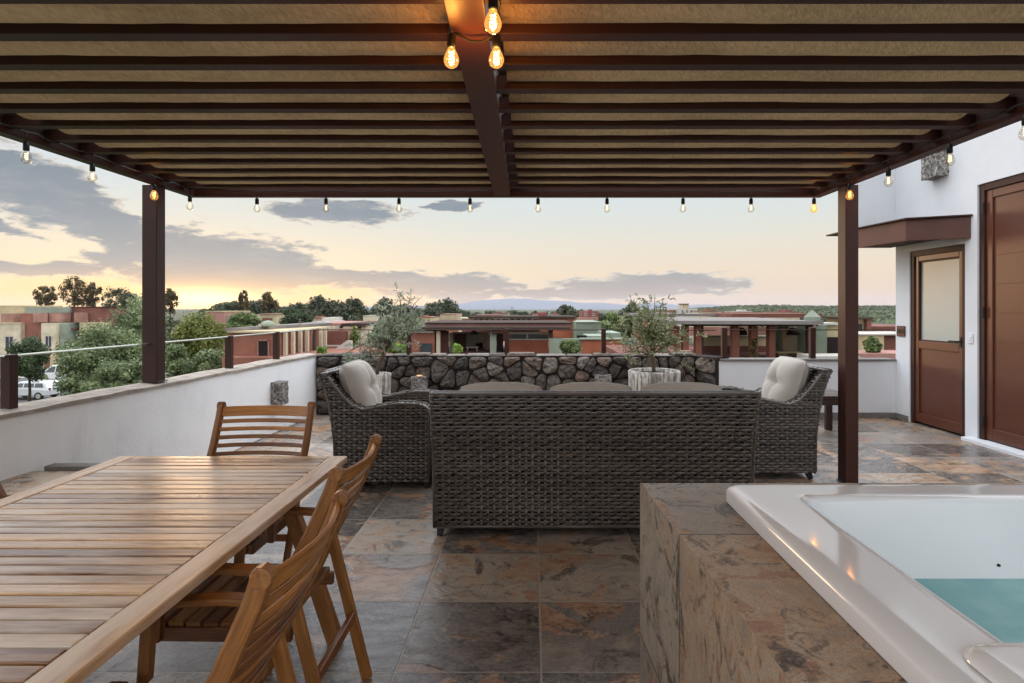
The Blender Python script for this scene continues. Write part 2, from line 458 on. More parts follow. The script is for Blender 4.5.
# white parapet on the left, running slightly out of true, with a rough concrete coping
def lx(y): return -3.225 + (y - 3.67) * 0.0405
t = thing('parapet_wall', 'long white rendered parapet with rough concrete coping on the left side of the terrace', 'wall', (-3.3, 3, 0))
mb = MB(); mb.prism([(lx(-2), -2), (lx(8.5), 8.5), (lx(8.5) - .2, 8.5), (lx(-2) - .2, -2)], 0.002, 0.825)
wpart('wall_body', mb, M['oldwhite'], t, 0.008)
mb = MB()
ys = [-2 + i * 0.21 for i in range(51)]
cr = random.Random(3)
jj = [cr.uniform(-.006, .006) for _ in ys]; kk = [cr.uniform(-.005, .005) for _ in ys]
v = []
for y, a, b in zip(ys, jj, kk):
    x = lx(y)
    v += [(x + .018 + a, y, .826), (x + .02 + a, y, .852 + b), (x - .1, y, .866 + b * .6), (x - .225 + a, y, .858 + b), (x - .225, y, .826)]
f = []
for i in range(len(ys) - 1):
    for k in range(5):
        f.append((5 * i + k, 5 * i + (k + 1) % 5, 5 * i + 5 + (k + 1) % 5, 5 * i + 5 + k))
f += [(4, 3, 2, 1, 0), tuple(5 * (len(ys) - 1) + k for k in range(5))]
mb.add(v, f, .5)
wpart('coping', mb, M['coping'], t)

# volcanic stone wall across the end, with a short return towards the house
def clip(poly, a, b, c):      # keep a*x+b*y<=c
    out = []
    for i in range(len(poly)):
        p, q = poly[i], poly[(i + 1) % len(poly)]
        dp, dq = a * p[0] + b * p[1] - c, a * q[0] + b * q[1] - c
        if dp <= 0: out.append(p)
        if (dp < 0 < dq) or (dq < 0 < dp):
            s = dp / (dp - dq); out.append((p[0] + (q[0] - p[0]) * s, p[1] + (q[1] - p[1]) * s))
    return out
def stone_face(mb, org, ud, nd, L, Hh, seed, depth=0.065, size=0.158):
    rr = random.Random(seed); sites = []
    rows = max(2, round(Hh / size)); cols = round(L / (size * 1.18))
    for r in range(rows):
        for c in range(cols):
            if rr.random() < .22: continue
            sites.append(((c + .5 + (.5 if r % 2 else 0) + rr.uniform(-.42, .42)) * L / cols, (r + .5 + rr.uniform(-.42, .42)) * Hh / rows))
    org, ud, nd = Vector(org), Vector(ud).normalized(), Vector(nd).normalized()
    for i, s in enumerate(sites):
        poly = [(0, 0), (L, 0), (L, Hh), (0, Hh)]
        for j, q in enumerate(sites):
            if i == j or abs(q[0] - s[0]) > 1.2: continue
            a, b = q[0] - s[0], q[1] - s[1]
            c = a * (q[0] + s[0]) / 2 + b * (q[1] + s[1]) / 2
            poly = clip(poly, a, b, c)
            if len(poly) < 3: break
        if len(poly) < 3: continue
        cx = sum(p[0] for p in poly) / len(poly); cy = sum(p[1] for p in poly) / len(poly)
        n = 22; ring = []
        per = []
        for k in range(len(poly)):
            p, q = poly[k], poly[(k + 1) % len(poly)]
            l = math.hypot(q[0] - p[0], q[1] - p[1]); per.append(l)
        tot = sum(per)
        for k in range(n):
            dd = tot * k / n; e = 0
            while e < len(per) - 1 and dd > per[e]: dd -= per[e]; e += 1
            p, q = poly[e], poly[(e + 1) % len(poly)]; s_ = dd / max(per[e], 1e-6)
            ring.append((p[0] + (q[0] - p[0]) * s_, p[1] + (q[1] - p[1]) * s_))
        # round the corners a little
        for _ in range(3):
            ring = [((ring[k - 1][0] + 2 * ring[k][0] + ring[(k + 1) % n][0]) / 4, (ring[k - 1][1] + 2 * ring[k][1] + ring[(k + 1) % n][1]) / 4) for k in range(n)]
        g = rr.uniform(.000, .012); dep = depth * rr.uniform(.6, 1.25)
        ph = rr.random() * 50
        tx, ty = rr.uniform(-.14, .14), rr.uniform(-.14, .14)
        v = []
        for fr, dz in ((1.0, -.03), (1.0, .35), (.9, .8), (.62, 1.0), (.3, 1.08)):
            for k in range(n):
                dx, dy = ring[k][0] - cx, ring[k][1] - cy
                l = math.hypot(dx, dy) or 1e-6
                sc = max(.1, (l - g) / l) * fr
                nn = mnoise.noise(Vector((cx * 9 + dx * fr * 16 + ph, cy * 9 + dy * fr * 16, ph)))
                x, y = cx + dx * sc * (1 + .05 * nn), cy + dy * sc * (1 + .05 * nn)
                z = dep * dz + (((.032 * nn + .022 * mnoise.noise(Vector((cx * 9 + dx * fr * 45, ph, cy * 9 + dy * fr * 45)))) * 1.0) if dz > .5 else 0) + (dx * tx + dy * ty) * (1 if dz > .5 else 0)
                v.append(org + ud * x + Vector((0, 0, y)) + nd * z)
        v.append(org + ud * cx + Vector((0, 0, cy)) + nd * dep * 1.1)
        f = []
        for a in range(4):
            for k in range(n):
                f.append((a * n + k, a * n + (k + 1) % n, (a + 1) * n + (k + 1) % n, (a + 1) * n + k))
        for k in range(n): f.append((4 * n + k, 4 * n + (k + 1) % n, 5 * n))
        mb.add(v, f, rr.random())
t = thing('stone_wall', 'low wall of dark volcanic stones across the far end of the terrace', 'wall', (-.3, 8.6, 0))
mb = MB(); mb.prism([(-3.02, 8.5), (2.30, 8.5), (2.50, 8.22), (2.72, 8.36), (2.50, 8.75), (-3.22, 8.75)], 0.002, .825)
wpart('mortar_core', mb, M['mortar'], t)
mb = MB(); stone_face(mb, (-3.02, 8.5, .01), (1, 0, 0), (0, -1, 0), 5.3, .81, 11)
stone_face(mb, (2.30, 8.49, .01), (.2, -.28, 0), (-.28, -.2, 0), .34, .81, 5, .04, .2)
wpart('stone_facing', mb, M['stone'], t)
mb = MB()
cr = random.Random(9)
x = -3.0
while x < 2.3:     # rough cap stones, no two of one length
    l = cr.uniform(.22, .5); x2 = min(2.32, x + l)
    z = .826 + cr.uniform(.012, .04)
    mb.add([(x + .006, 8.47 + cr.uniform(-.015, .02), .826), (x2 - .006, 8.47 + cr.uniform(-.015, .02), .826), (x2 - .006, 8.77, .826), (x + .006, 8.77, .826),
            (x + .02, 8.49 + cr.uniform(-.01, .02), z), (x2 - .02, 8.49 + cr.uniform(-.01, .02), z + cr.uniform(-.01, .01)), (x2 - .02, 8.75, z), (x + .02, 8.75, z)],
           [(0, 3, 2, 1), (4, 5, 6, 7), (0, 1, 5, 4), (1, 2, 6, 5), (2, 3, 7, 6), (3, 0, 4, 7)], cr.uniform(.3, 1))
    x = x2
wpart('cap_stones', mb, M['stone'], t, .008)

# white low wall at the right end
t = thing('low_white_wall', 'smooth white low wall with grey coping between the stone wall and the house', 'wall', (3.7, 8.35, 0))
mb = MB(); mb.box(2.515, 5.15, 8.252, 8.45, 0.002, .775); wpart('wall_body', mb, M['white'], t, .006)
mb = MB(); mb.box(2.56, 4.955, 8.225, 8.475, .777, .805); wpart('coping', mb, M['greycoping'], t, .006)
mb = MB(); mb.box(2.515, 4.955, 8.238, 8.2485, 0.003, .075); wpart('skirting', mb, M['greycoping'], t, .002)

# ledge of dark slate along the foot of the left parapet
t = thing('slate_ledge', 'low dark slate ledge with a grey end strip along the left parapet', 'ledge', (-2.95, 2.2, 0))
mb = MB(); mb.box(lx(2) + .0, -2.62, .2, 3.90, .003, .45); wpart('ledge_body', mb, M['tile_tub'], t, .006)
mb = MB(); mb.box(-3.15, -2.72, 3.905, 3.99, .003, .478); mb.prism([(-2.80, 3.905), (-2.715, 3.82), (-2.70, 3.835), (-2.785, 3.92)][::-1], .479, .50); wpart('end_strip', mb, M['greycoping'], t, .003)

# ============================================================ HOUSE ON THE RIGHT
WX = 4.96
t = thing('white_house', 'white rendered house wall with two brown doors at the right of the terrace', 'house', (5.1, 7, 0))
mb = MB()
D1 = (6.93, 7.95, 2.24); D2 = (4.70, 6.74, 2.87); TOP = 4.3
mb.box(WX, 5.25, D1[1], 8.25, .002, TOP)
mb.box(WX, 5.25, D1[0], D1[1], D1[2], TOP)
mb.box(WX, 5.25, D2[1], D1[0], .002, TOP)
mb.box(WX, 5.25, D2[0], D2[1], D2[2], TOP)
mb.box(WX, 5.25, -2.2, D2[0], .002, TOP)
wpart('wall', mb, M['white'], t)
mb = MB(); mb.prism([(4.27, 8.251), (5.25, 8.251), (5.25, 9.4), (4.95, 9.4)], 2.56, TOP); wpart('upper_storey', mb, M['white'], t, .004)
mb = MB(); mb.box(5.25, 9.5, -2.2, 8.249, .0, TOP - .01); wpart('house_body', mb, M['white'], t)
mb = MB()
mb.box(WX - .011, WX - .0005, D1[1] + .02, 8.235, .003, .075)
wpart('skirting', mb, M['greycoping'], t, .002)
mb = MB(); mb.box(4.86, 5.2, D2[0], D2[1] + .12, .002, .045); wpart('door_sill', mb, M['white'], t, .005)

def framed(mb, x0, x1, y0, y1, z0, z1, w, wb=None):
    wb = w if wb is None else wb
    mb.box(x0, x1, y0, y0 + w, z0, z1); mb.box(x0, x1, y1 - w, y1, z0, z1)
    mb.box(x0, x1, y0 + w, y1 - w, z1 - w, z1)
    if wb: mb.box(x0, x1, y0 + w, y1 - w, z0, z0 + wb)
# door with frosted pane
d = build('door', (lambda b: (framed(b, 4.99, 5.06, 7.0, 7.88, .03, 2.17, .07, .12), b.box(4.99, 5.06, 7.07, 7.81, .98, 1.08), b)[-1])(MB()), M['door'], t, .006, world=t.location)
d['label'] = 'brown panelled door with a frosted glass upper half'
mb = MB(); framed(mb, 4.975, 5.08, D1[0] + .003, D1[1] - .003, .004, D1[2] - .003, .07, 0); wpart('door_frame', mb, M['steel2'], t, .004, parent=d)
mb = MB(); mb.box(5.012, 5.04, 7.07, 7.81, .15, .98); wpart('lower_panel', mb, M['door'], t, parent=d)
mb = MB(); mb.box(5.02, 5.035, 7.07, 7.81, 1.08, 2.10); wpart('pane', mb, M['frost'], t, parent=d)
mb = MB(); framed(mb, 5.004, 5.018, 7.07, 7.81, 1.08, 2.10, .016); wpart('glazing_bead', mb, M['steel2'], t, parent=d)
mb = MB(); mb.box(4.975, 4.99, 7.015, 7.045, 1.04, 1.16); mb.tube([(4.985, 7.03, 1.11), (4.935, 7.03, 1.11), (4.93, 7.05, 1.11), (4.93, 7.16, 1.11)], .009, 8)
wpart('handle', mb, M['black'], t, .001, parent=d)
# wide door
d = build('door', (lambda b: (framed(b, 5.0, 5.05, 5.0, 6.66, .06, 2.79, .09, .13), b)[-1])(MB()), M['door'], t, .006, world=t.location)
d['label'] = 'wide plain red-brown door reaching high up the wall'
mb = MB(); framed(mb, 4.98, 5.08, D2[0] + .003, D2[1] - .003, .047, D2[2] - .003, .075, 0); wpart('door_frame', mb, M['steel2'], t, .004, parent=d)
mb = MB()
z = .19
while z < 2.69:        # horizontal boards
    z2 = min(2.70, z + .314); mb.box(5.018, 5.04, 5.09, 6.57, z + .0003, z2 - .0003); z = z2
wpart('board_panel', mb, M['door'], t, .0015, parent=d)
for zz in (.25, 1.45, 2.6):
    mb = MB(); mb.tube([(4.975, 6.668, zz - .06), (4.975, 6.668, zz + .06)], .013, 8); wpart('hinge', mb, M['black'], t, parent=d)

# canopy over the first door
t = thing('door_canopy', 'brown steel canopy wrapping the wall corner above the glazed door', 'canopy', (4.6, 7.6, 2.3))
out = [(4.955, 6.83), (4.40, 7.12), (4.285, 7.95), (4.285, 8.36)]
mb = MB()
for a, b in zip(out, out[1:]):
    d = (Vector((b[0] - a[0], b[1] - a[1], 0))).normalized(); n = Vector((d.y, -d.x, 0)) * .03
    mb.prism([(a[0], a[1]), (a[0] + n.x, a[1] + n.y), (b[0] + n.x, b[1] + n.y), (b[0], b[1])][::-1], 2.29, 2.535)
wpart('fascia', mb, M['canopy'], t, .004)
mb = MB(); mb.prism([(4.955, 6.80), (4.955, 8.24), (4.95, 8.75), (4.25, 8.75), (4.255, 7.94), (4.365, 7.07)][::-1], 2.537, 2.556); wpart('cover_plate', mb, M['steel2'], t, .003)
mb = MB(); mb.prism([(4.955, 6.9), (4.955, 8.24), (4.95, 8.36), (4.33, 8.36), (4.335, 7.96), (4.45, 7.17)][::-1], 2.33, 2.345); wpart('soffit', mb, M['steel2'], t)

# fittings on the wall
mb = MB(); mb.box(WX - .012, WX - .001, 6.795, 6.875, 1.10, 1.21)
sw = build('light_switch', mb, M['white'], None, .004, loc=(WX, 6.81, 1.1)); tag(sw, 'white light switch plate on the narrow wall strip between the two doors', 'switch')
mb = MB(); mb.box(WX - .018, WX - .012, 6.815, 6.855, 1.13, 1.18); build('rocker', mb, M['white'], sw, .003, world=(WX, 6.81, 1.1))
mb = MB(); mb.box(WX - .02, WX - .001, 8.03, 8.20, 1.12, 1.26)
so = build('socket_plate', mb, M['canopy'], None, .005, loc=(WX, 8.1, 1.12)); tag(so, 'small brown socket plate on the wall edge above the white low wall', 'socket')
mb = MB(); mb.box(WX - .024, WX - .0205, 8.05, 8.11, 1.16, 1.22); mb.box(WX - .024, WX - .0205, 8.125, 8.185, 1.16, 1.22); build('socket_face', mb, M['black'], so, world=(WX, 8.1, 1.12))

def rough_box(mb, x0, x1, y0, y1, z0, z1, seed, n=7, amp=.008):
    rr = random.Random(seed); c = [(x0 + x1) / 2, (y0 + y1) / 2, (z0 + z1) / 2]; hd = [(x1 - x0) / 2, (y1 - y0) / 2, (z1 - z0) / 2]
    idx = {}; v, f = [], []
    def vid(i, j, k):
        if (i, j, k) not in idx:
            p = Vector((c[0] + hd[0] * (2 * i / n - 1), c[1] + hd[1] * (2 * j / n - 1), c[2] + hd[2] * (2 * k / n - 1)))
            q = p * 17 + Vector((seed, seed, 0))
            p += Vector((mnoise.noise(q), mnoise.noise(q + Vector((9, 0, 0))), mnoise.noise(q + Vector((0, 9, 0))))) * amp * 1.5
            idx[(i, j, k)] = len(v); v.append(p)
        return idx[(i, j, k)]
    for a in range(n):
        for b in range(n):
            f += [(vid(a, b, 0), vid(a, b + 1, 0), vid(a + 1, b + 1, 0), vid(a + 1, b, 0)), (vid(a, b, n), vid(a + 1, b, n), vid(a + 1, b + 1, n), vid(a, b + 1, n)),
                  (vid(a, 0, b), vid(a + 1, 0, b), vid(a + 1, 0, b + 1), vid(a, 0, b + 1)), (vid(a, n, b), vid(a, n, b + 1), vid(a + 1, n, b + 1), vid(a + 1, n, b)),
                  (vid(0, a, b), vid(0, a, b + 1), vid(0, a + 1, b + 1), vid(0, a + 1, b)), (vid(n, a, b), vid(n, a + 1, b), vid(n, a + 1, b + 1), vid(n, a, b + 1))]
    mb.add(v, f)
def sconce(name, label, box, seed, glow=None):
    mb = MB(); rough_box(mb, *box, seed)
    o = build(name, mb, M['speckle'], None, loc=((box[0] + box[1]) / 2, (box[2] + box[3]) / 2, box[4]))
    tag(o, label, 'wall lamp', 'stone wall lamps')
    if glow:
        x, y, z, e = glow
        mb = MB(); mb.lathe([(.001, 0), (.035, 0), (.035, .012), (.001, .014)], 14, (x, y, box[5] + .004)); build('lamp_lens', mb, M['glow'], o, world=o.location)
        L = bpy.data.lights.new('wall_lamp_light', 'POINT'); L.energy = e; L.color = (1, .55, .28); L.shadow_soft_size = .02
        lo = bpy.data.objects.new('wall_lamp_light', L); COL.objects.link(lo); lo.location = (x, y, z)
p0, p1 = P(269, 406, 6.85), P(287, 384, 6.85)
yl = 7.30; xw = lx(yl)
sconce('wall_lamp', 'rough stone box lamp fixed to the inner face of the white left parapet', (xw + .001, xw + .13, yl - .16, yl + .02, .35, .62), 3, None)
a = P(412, 391, 8.38); b = P(427, 376, 8.38)
sconce('wall_lamp', 'rough stone box lamp on the stone wall beside the left armchair, lit above', (a.x, b.x, 8.30, 8.46, .30, .555), 5, ((a.x + b.x) / 2, 8.37, .60, .12))
a = P(595, 391, 8.38); b = P(611, 374, 8.38)
sconce('wall_lamp', 'rough stone box lamp on the stone wall left of the round white pot', (a.x, b.x, 8.30, 8.46, .32, .575), 7)
sconce('wall_lamp', 'speckled stone box lamp high on the white house wall above the canopy', (WX - .14, WX - .001, 7.20, 7.50, 3.08, 3.42), 9)

# ============================================================ RAILINGS ON THE WALLS
t = thing('cable_railing', 'low railing of brown posts and thin cables on the left parapet', 'railing', (-3.33, 4, .86))
for y in (.6, 2.25, 3.84, 6.42, 7.5):
    mb = MB(); x = lx(y) - .10
    mb.box(x - .032, x + .032, y - .032, y + .032, .862, 1.205)
    wpart('post', mb, M['steel2'], t, .004)
mb = MB(); mb.tube([(lx(y) - .10, y, 1.195) for y in (-1.5, .6, 2.25, 3.84, 5.2, 6.42, 7.5, 8.6)], .008, 8); wpart('cable', mb, mat_plain('rail_cable', H('#b9bdb0'), .3, .05, 5, 0, metal=.6), t)
cab = t.children[-1].data.materials[0]
t = thing('cable_railing', 'low railing of brown posts and thin cables on top of the stone wall', 'railing', (0, 8.62, .86))
for px in (409, 507, 603.5):
    mb = MB(); x = P(px, 0, 8.62).x
    mb.box(x - .032, x + .032, 8.588, 8.652, .84, 1.205); wpart('post', mb, M['steel2'], t, .004)
mb = MB(); mb.tube([(-3.2, 8.62, 1.19), (-1.75, 8.62, 1.187), (-.36, 8.62, 1.19), (1.02, 8.62, 1.187), (2.55, 8.4, 1.19)], .007, 6); wpart('cable', mb, cab, t)
t = thing('cable_railing', 'low railing of brown posts and a thin cable on the white low wall', 'railing', (3.7, 8.35, .8))
for px in (724, 812):
    mb = MB(); x = P(px, 0, 8.36).x
    mb.box(x - .036, x + .036, 8.32, 8.39, .806, 1.23); wpart('post', mb, M['steel2'], t, .004)
mb = MB(); mb.tube([(2.65, 8.36, 1.20), (3.87, 8.36, 1.197), (4.955, 8.36, 1.20)], .007, 6); wpart('cable', mb, cab, t)

# ============================================================ PERGOLA
t = thing('pergola', 'brown steel pergola with sagging beige shade cloth over the terrace', 'pergola', (-.3, 4, 0))
mb = MB(); mb.box(-3.315, -3.19, 5.14, 5.265, .872, 2.548); mb.box(-3.33, -3.175, 5.125, 5.28, .866, .876); wpart('post', mb, M['steel2'], t, .005)
mb = MB(); mb.box(2.664, 2.775, 5.14, 5.272, .004, 2.548); mb.box(2.655, 2.785, 5.13, 5.282, .002, .010); wpart('post', mb, M['steel'], t, .005)
mb = MB(); mb.box(-3.25, -3.16, -.6, 5.68, 2.55, 2.70); wpart('side_beam', mb, M['steel2'], t, .004)
mb = MB(); mb.box(2.65, 2.745, -.6, 5.68, 2.55, 2.70); wpart('side_beam', mb, M['steel'], t, .004)
mb = MB(); mb.box(-3.25, 2.745, 5.683, 5.77, 2.55, 2.70); wpart('end_beam', mb, M['steel'], t, .004)
mb = MB()
va = [(-.355, 5.68), (-.205, 5.68), (-.135, -.6), (-.27, -.6)]
mb.prism(va[::-1], 2.551, 2.80); wpart('centre_beam', mb, M['steel'], t, .005)
YR = [2.435 + .303 * k for k in range(-10, 11)]
for y in YR:
    mb = MB(); mb.box(-3.158, 2.648, y - .036, y + .036, 2.588, 2.656); wpart('rafter', mb, M['steel2'], t, .003)
def cloth(x0, x1, name):
    mb = MB(); v, f = [], []
    rows = []
    for k in range(len(YR)):
        y = YR[k]
        if k == 0: rows.append((y, 2.662))
        else:
            for i in range(1, 13):
                s = i / 12; yy = YR[k - 1] + (y - YR[k - 1]) * s
                rows.append((yy, 2.662 - .066 * math.sin(math.pi * s) ** 0.7))
    rows.append((YR[-1] + .12, 2.65))
    nx = 40
    for (y, z) in rows:
        for i in range(nx + 1):
            x = x0 + (x1 - x0) * i / nx
            w = mnoise.noise(Vector((x * 1.3, y * .9, 3))) * .006 + mnoise.noise(Vector((x * 6, y * 3, 8))) * .003
            e = min(i, nx - i) / nx * (x1 - x0)
            z2 = z + w * (1 if abs(z - 2.662) > .01 else 0)
            v.append((x, y, z2))
    for r in range(len(rows) - 1):
        for i in range(nx):
            a = r * (nx + 1) + i; f.append((a, a + nx + 1, a + nx + 2, a + 1))
    mb.add(v, f, .5)
    return wpart(name, mb, M['fabric'], t, 0, True)
cloth(-2.93, -.27, 'shade_cloth'); cloth(-.12, 2.47, 'shade_cloth')
# dark boards added above side and centre beams to block the sky; scalloped cloth ends
for x0, x1 in ((-3.24, -2.98), (2.52, 2.74), (-.36, -.02)):
    mb = MB(); mb.box(x0, x1, -.6, 5.76, 2.806, 2.83); wpart('sky_block_board', mb, M['steel2'], t)
for xs in (-3.12, 2.60):
    for k in range(1, len(YR)):
        if YR[k] < 2.0: continue
        mb = MB(); v, f = [], []
        n = 10
        for j, x in enumerate((xs - .06, xs + .06)):
            for i in range(n + 1):
                s = i / n; y = YR[k - 1] + .03 + (YR[k] - YR[k - 1] - .06) * s
                v.append((x, y, 2.725 - .085 * math.sin(math.pi * s) ** .6))
        for i in range(n): f.append((i, i + 1, n + 2 + i, n + 1 + i))
        mb.add(v, f, .4)
        b = wpart('scallop', mb, M['fabricdark'] if 'fabricdark' in M else M['steel2'], t, 0, True)  # cloth ends given a dark brown that stands in for their shade
        so_ = b.modifiers.new('thick', 'SOLIDIFY'); so_.thickness = .012

# ============================================================ STRING LIGHTS
def bulb(root, x, y, ztop, amber=False, fil='fil_soft', s=1.0):
    # ztop: where the cord hangs from; socket then glass below
    zs = ztop - .05 * s
    mb = MB()
    mb.tube([(x, y, ztop + .008), (x, y, zs + .0)], .0035, 6)
    mb.lathe([(.001, 0), (.010 * s, -.002), (.0165 * s, -.012 * s), (.0175 * s, -.05 * s), (.0155 * s, -.058 * s)], 14, (x, y, zs))
    b = wpart('bulb', mb, M['black'], root, 0, True)
    zg = zs - .052 * s
    mb = MB()
    mb.lathe([(.0125 * s, 0), (.015 * s, -.012 * s), (.024 * s, -.03 * s), (.030 * s, -.048 * s), (.030 * s, -.060 * s), (.024 * s, -.075 * s), (.012 * s, -.084 * s), (.0005, -.086 * s)], 16, (x, y, zg))
    wpart('glass', mb, M['bulblit' if fil == 'fil_hot' else 'bulbamber' if amber else 'bulbglass'], root, 0, True, parent=b)
    mb = MB()
    pts = []
    for i in range(25):
        a = i * .9; pts.append((x + .0085 * s * math.cos(a), y + .0085 * s * math.sin(a), zg - .018 * s - .042 * s * (i / 24)))
    mb.tube(pts, .0022 * s, 5); wpart('filament', mb, M[fil], root, 0, True, parent=b)
    return zg - .045 * s
t = thing('string_light', 'long string of small bulbs looped round the outer beams of the pergola', 'string light', (0, 5, 2.5))
zt = 2.60
bl = []
for px, py in ((24, 152), (90, 173), (183, 200)): bl.append((px, py, 'L'))
spots = []
XL = -3.12
for py, am in ((155, 0), (174, 0), (187, 1), (201, 0)):
    # left beam: bulbs hang from the cord on the inner face
    Y = {155: 3.72, 174: 4.28, 187: 4.98, 201: 5.50}[py]
    spots.append((-3.11, Y, am))
spots2 = [((px - CX) * 5.63 / F, 5.63, 0) for px in (257, 326, 399, 470, 538, 607, 683, 751)] + [((814 - CX) * 5.63 / F, 5.63, 1)]
spots3 = [(2.61, 4.97, 1), (2.61, 4.43, 0), (2.61, 3.78, 0), (2.61, 3.2, 0)]
cordp = []
rr = random.Random(4)
allsp = [(-3.12, 3.1, 0)] + spots + spots2 + spots3
for i, s in enumerate(allsp):
    if i:
        q = allsp[i - 1]
        for k in range(1, 8):
            f_ = k / 8
            sag = .05 * math.sin(math.pi * f_) * rr.uniform(.5, 1)
            cordp.append((q[0] + (s[0] - q[0]) * f_, q[1] + (s[1] - q[1]) * f_, 2.592 + rr.uniform(-.004, .004) - sag * .5 + .03 * f_ * (1 - f_)))
    cordp.append((s[0], s[1], 2.583))
mb = MB(); mb.tube(cordp, .0055, 6); wpart('cord', mb, M['black'], t)
LIT = []
for (x, y, am) in spots + spots2 + spots3:
    zc = bulb(t, x, y, 2.575, bool(am), 'fil' if am else 'fil_soft')
    if am: LIT.append((x, y, zc, .5))
t = thing('string_light', 'short string of three glowing bulbs hung at the centre beam of the pergola', 'string light', (-.2, 2.2, 2.5))
cs = [(-.129, 2.00), (-.305, 2.29), (-.135, 2.29)]
mb = MB()
mb.tube([(-.11, .9, 2.57), (-.118, 1.5, 2.56), (-.129, 2.0, 2.60), (-.115, 2.15, 2.58), (-.135, 2.29, 2.60), (-.15, 2.315, 2.54), (-.19, 2.32, 2.52), (-.24, 2.32, 2.522), (-.29, 2.31, 2.55), (-.305, 2.29, 2.60), (-.33, 2.4, 2.585), (-.335, 2.5, 2.60)], .0055, 6)
wpart('cord', mb, M['black'], t)
for x, y in cs:
    zc = bulb(t, x, y, 2.588, True, 'fil_hot', .96)
    LIT.append((x, y, zc, 4.6))
for x, y, z, e in LIT:
    L = bpy.data.lights.new('bulb_light', 'POINT'); L.energy = e; L.color = (1, .5, .16); L.shadow_soft_size = .012
    lo = bpy.data.objects.new('bulb_light', L); COL.objects.link(lo); lo.location = (x, y, z)

# ============================================================ DINING TABLE
TX0, TX1, TY0, TY1, TZ = -2.09, -.935, .72, 3.07, .75
t = thing('dining_table', 'long slatted teak dining table bleached pale on top', 'table', ((TX0 + TX1) / 2, 1.9, 0))
mb = MB()
for x0, x1 in ((TX0, TX0 + .085), (TX1 - .085, TX1)):
    mb.box(x0, x1, TY0, TY1, TZ - .03, TZ, .82)
wpart('border_board', mb, M['wood_table'], t, .005)
mb = MB()
n = 38; w = (TY1 - TY0) / n
for i in range(n):
    y = TY0 + i * w
    dz = random.uniform(-.0015, .001)
    mb.box(TX0 + .088, TX1 - .088, y + .005, y + w - .005, TZ - .026, TZ - .001 + dz, random.choice((.05, .2, .35, .5, .6, .75, .9, 1)))
wpart('top_slats', mb, M['wood_table'], t, .003)
mb = MB()
for x in (TX0 + .10, TX1 - .14): mb.box(x, x + .035, TY0 + .15, TY1 - .15, TZ - .115, TZ - .032)
for y in (TY0 + .16, (TY0 + TY1) / 2, TY1 - .20): mb.box(TX0 + .136, TX1 - .141, y, y + .035, TZ - .11, TZ - .033)
wpart('apron', mb, M['wood_chair'], t, .004)
for sx in (-1, 1):
    for y in (TY0 + .35, TY1 - .36):
        xa = (TX0 + TX1) / 2 + sx * .40; xb = (TX0 + TX1) / 2 + sx * .635
        mb = MB(); mb.bar((xa, y, TZ - .05), (xb, y, .003), .065, .05, (0, 1, 0)); wpart('leg', mb, M['wood_chair'], t, .006)
        mb.v and None
for y in (TY0 + .35, TY1 - .36):
    mb = MB(); mb.box((TX0 + TX1) / 2 - .5, (TX0 + TX1) / 2 + .5, y - .018, y + .018, .30, .35)
    wpart('stretcher', mb, M['wood_chair'], t, .005)

# ============================================================ CHAIRS
CH = 'slatted teak armchair'
def make_chair():
    r = thing('garden_chair', 'x', 'chair', (0, 0, 0), 0, 'teak chairs round the dining table')
    W = .25
    def post(y):
        m = MB(); pts = [(-.03, y, .955), (-.012, y, .90), (.05, y, .76), (.125, y, .62), (.20, y, .46), (.28, y, .30), (.42, y, .0)]
        m.sweep(pts, .030, .043, (1, 0, .4), None, 0, [1, 1, 1, 1, 1, .95, .85]); return m
    for y in (-W, W):
        b = build('front_leg', post(y), M['wood_chair'], r, .007)
        m = MB(); m.tube([(-.031, y - .0165, .955), (-.031, y + .0165, .955)], .0232, 14); build('rounded_tip', m, M['wood_chair'], b, .003)
        yy = y * .86
        m = MB(); m.sweep([(.145, yy, .60), (.08, yy, .34), (-.005, yy, 0)], .026, .042, (1, 0, .3)); build('rear_leg', m, M['wood_chair'], r, .005)
        s = 1 if y > 0 else -1
        m = MB(); m.sweep([(.10, y + s * .028, .645), (.32, y + s * .03, .655), (.57, y + s * .03, .64)], .055, .022, (0, 0, 1)); build('armrest', m, M['wood_chair'], r, .007)
        m = MB(); m.sweep([(.53, y + s * .026, .635), (.545, y + s * .026, .42)], .03, .035, (1, 0, 0)); build('arm_support', m, M['wood_chair'], r, .004)
    m = MB()
    zs = [.925] + [.874 - .0405 * i for i in range(10)]
    for i, z in enumerate(zs):
        h = .056 if i == 0 else .0215
        def bx(z):
            T = [(.955, -.03), (.90, -.012), (.76, .05), (.62, .125), (.46, .20)]
            for (za, xa), (zb, xb) in zip(T, T[1:]):
                if z >= zb: return xb + (xa - xb) * (z - zb) / (za - zb)
            return .2
        pts = []
        for k in range(9):
            u = k / 8 * 2 - 1
            pts.append((bx(z) - .04 * (1 - u * u) + .004, u * (W - .012), z))
        m.sweep(pts, .012, h, (-.42, 0, 1))
    build('backrest', m, M['wood_chair'], r, .004)
    m = MB()
    for i in range(8):
        x = .145 + i * .058; z = .447 + .006 * (i - 3) ** 2 / 9
        m.box(x, x + .05, -W + .035, W - .035, z - .02, z)
    build('seat', m, M['wood_chair'], r, .004)
    m = MB()
    for y in (-W + .04, W - .04): m.sweep([(.13, y, .408), (.61, y, .412)], .026, .048, (0, 0, 1))
    m.box(.585, .61, -W + .055, W - .055, .388, .43)
    build('seat_rail', m, M['wood_chair'], r, .004)
    m = MB(); m.box(.04, .062, -W * .86 + .014, W * .86 - .014, .235, .275); build('stretcher', m, M['wood_chair'], r, .004)
    m = MB(); m.box(.325, .35, -W + .018, W - .018, .16, .195); build('stretcher', m, M['wood_chair'], r, .004)
    return r
ch0 = make_chair()
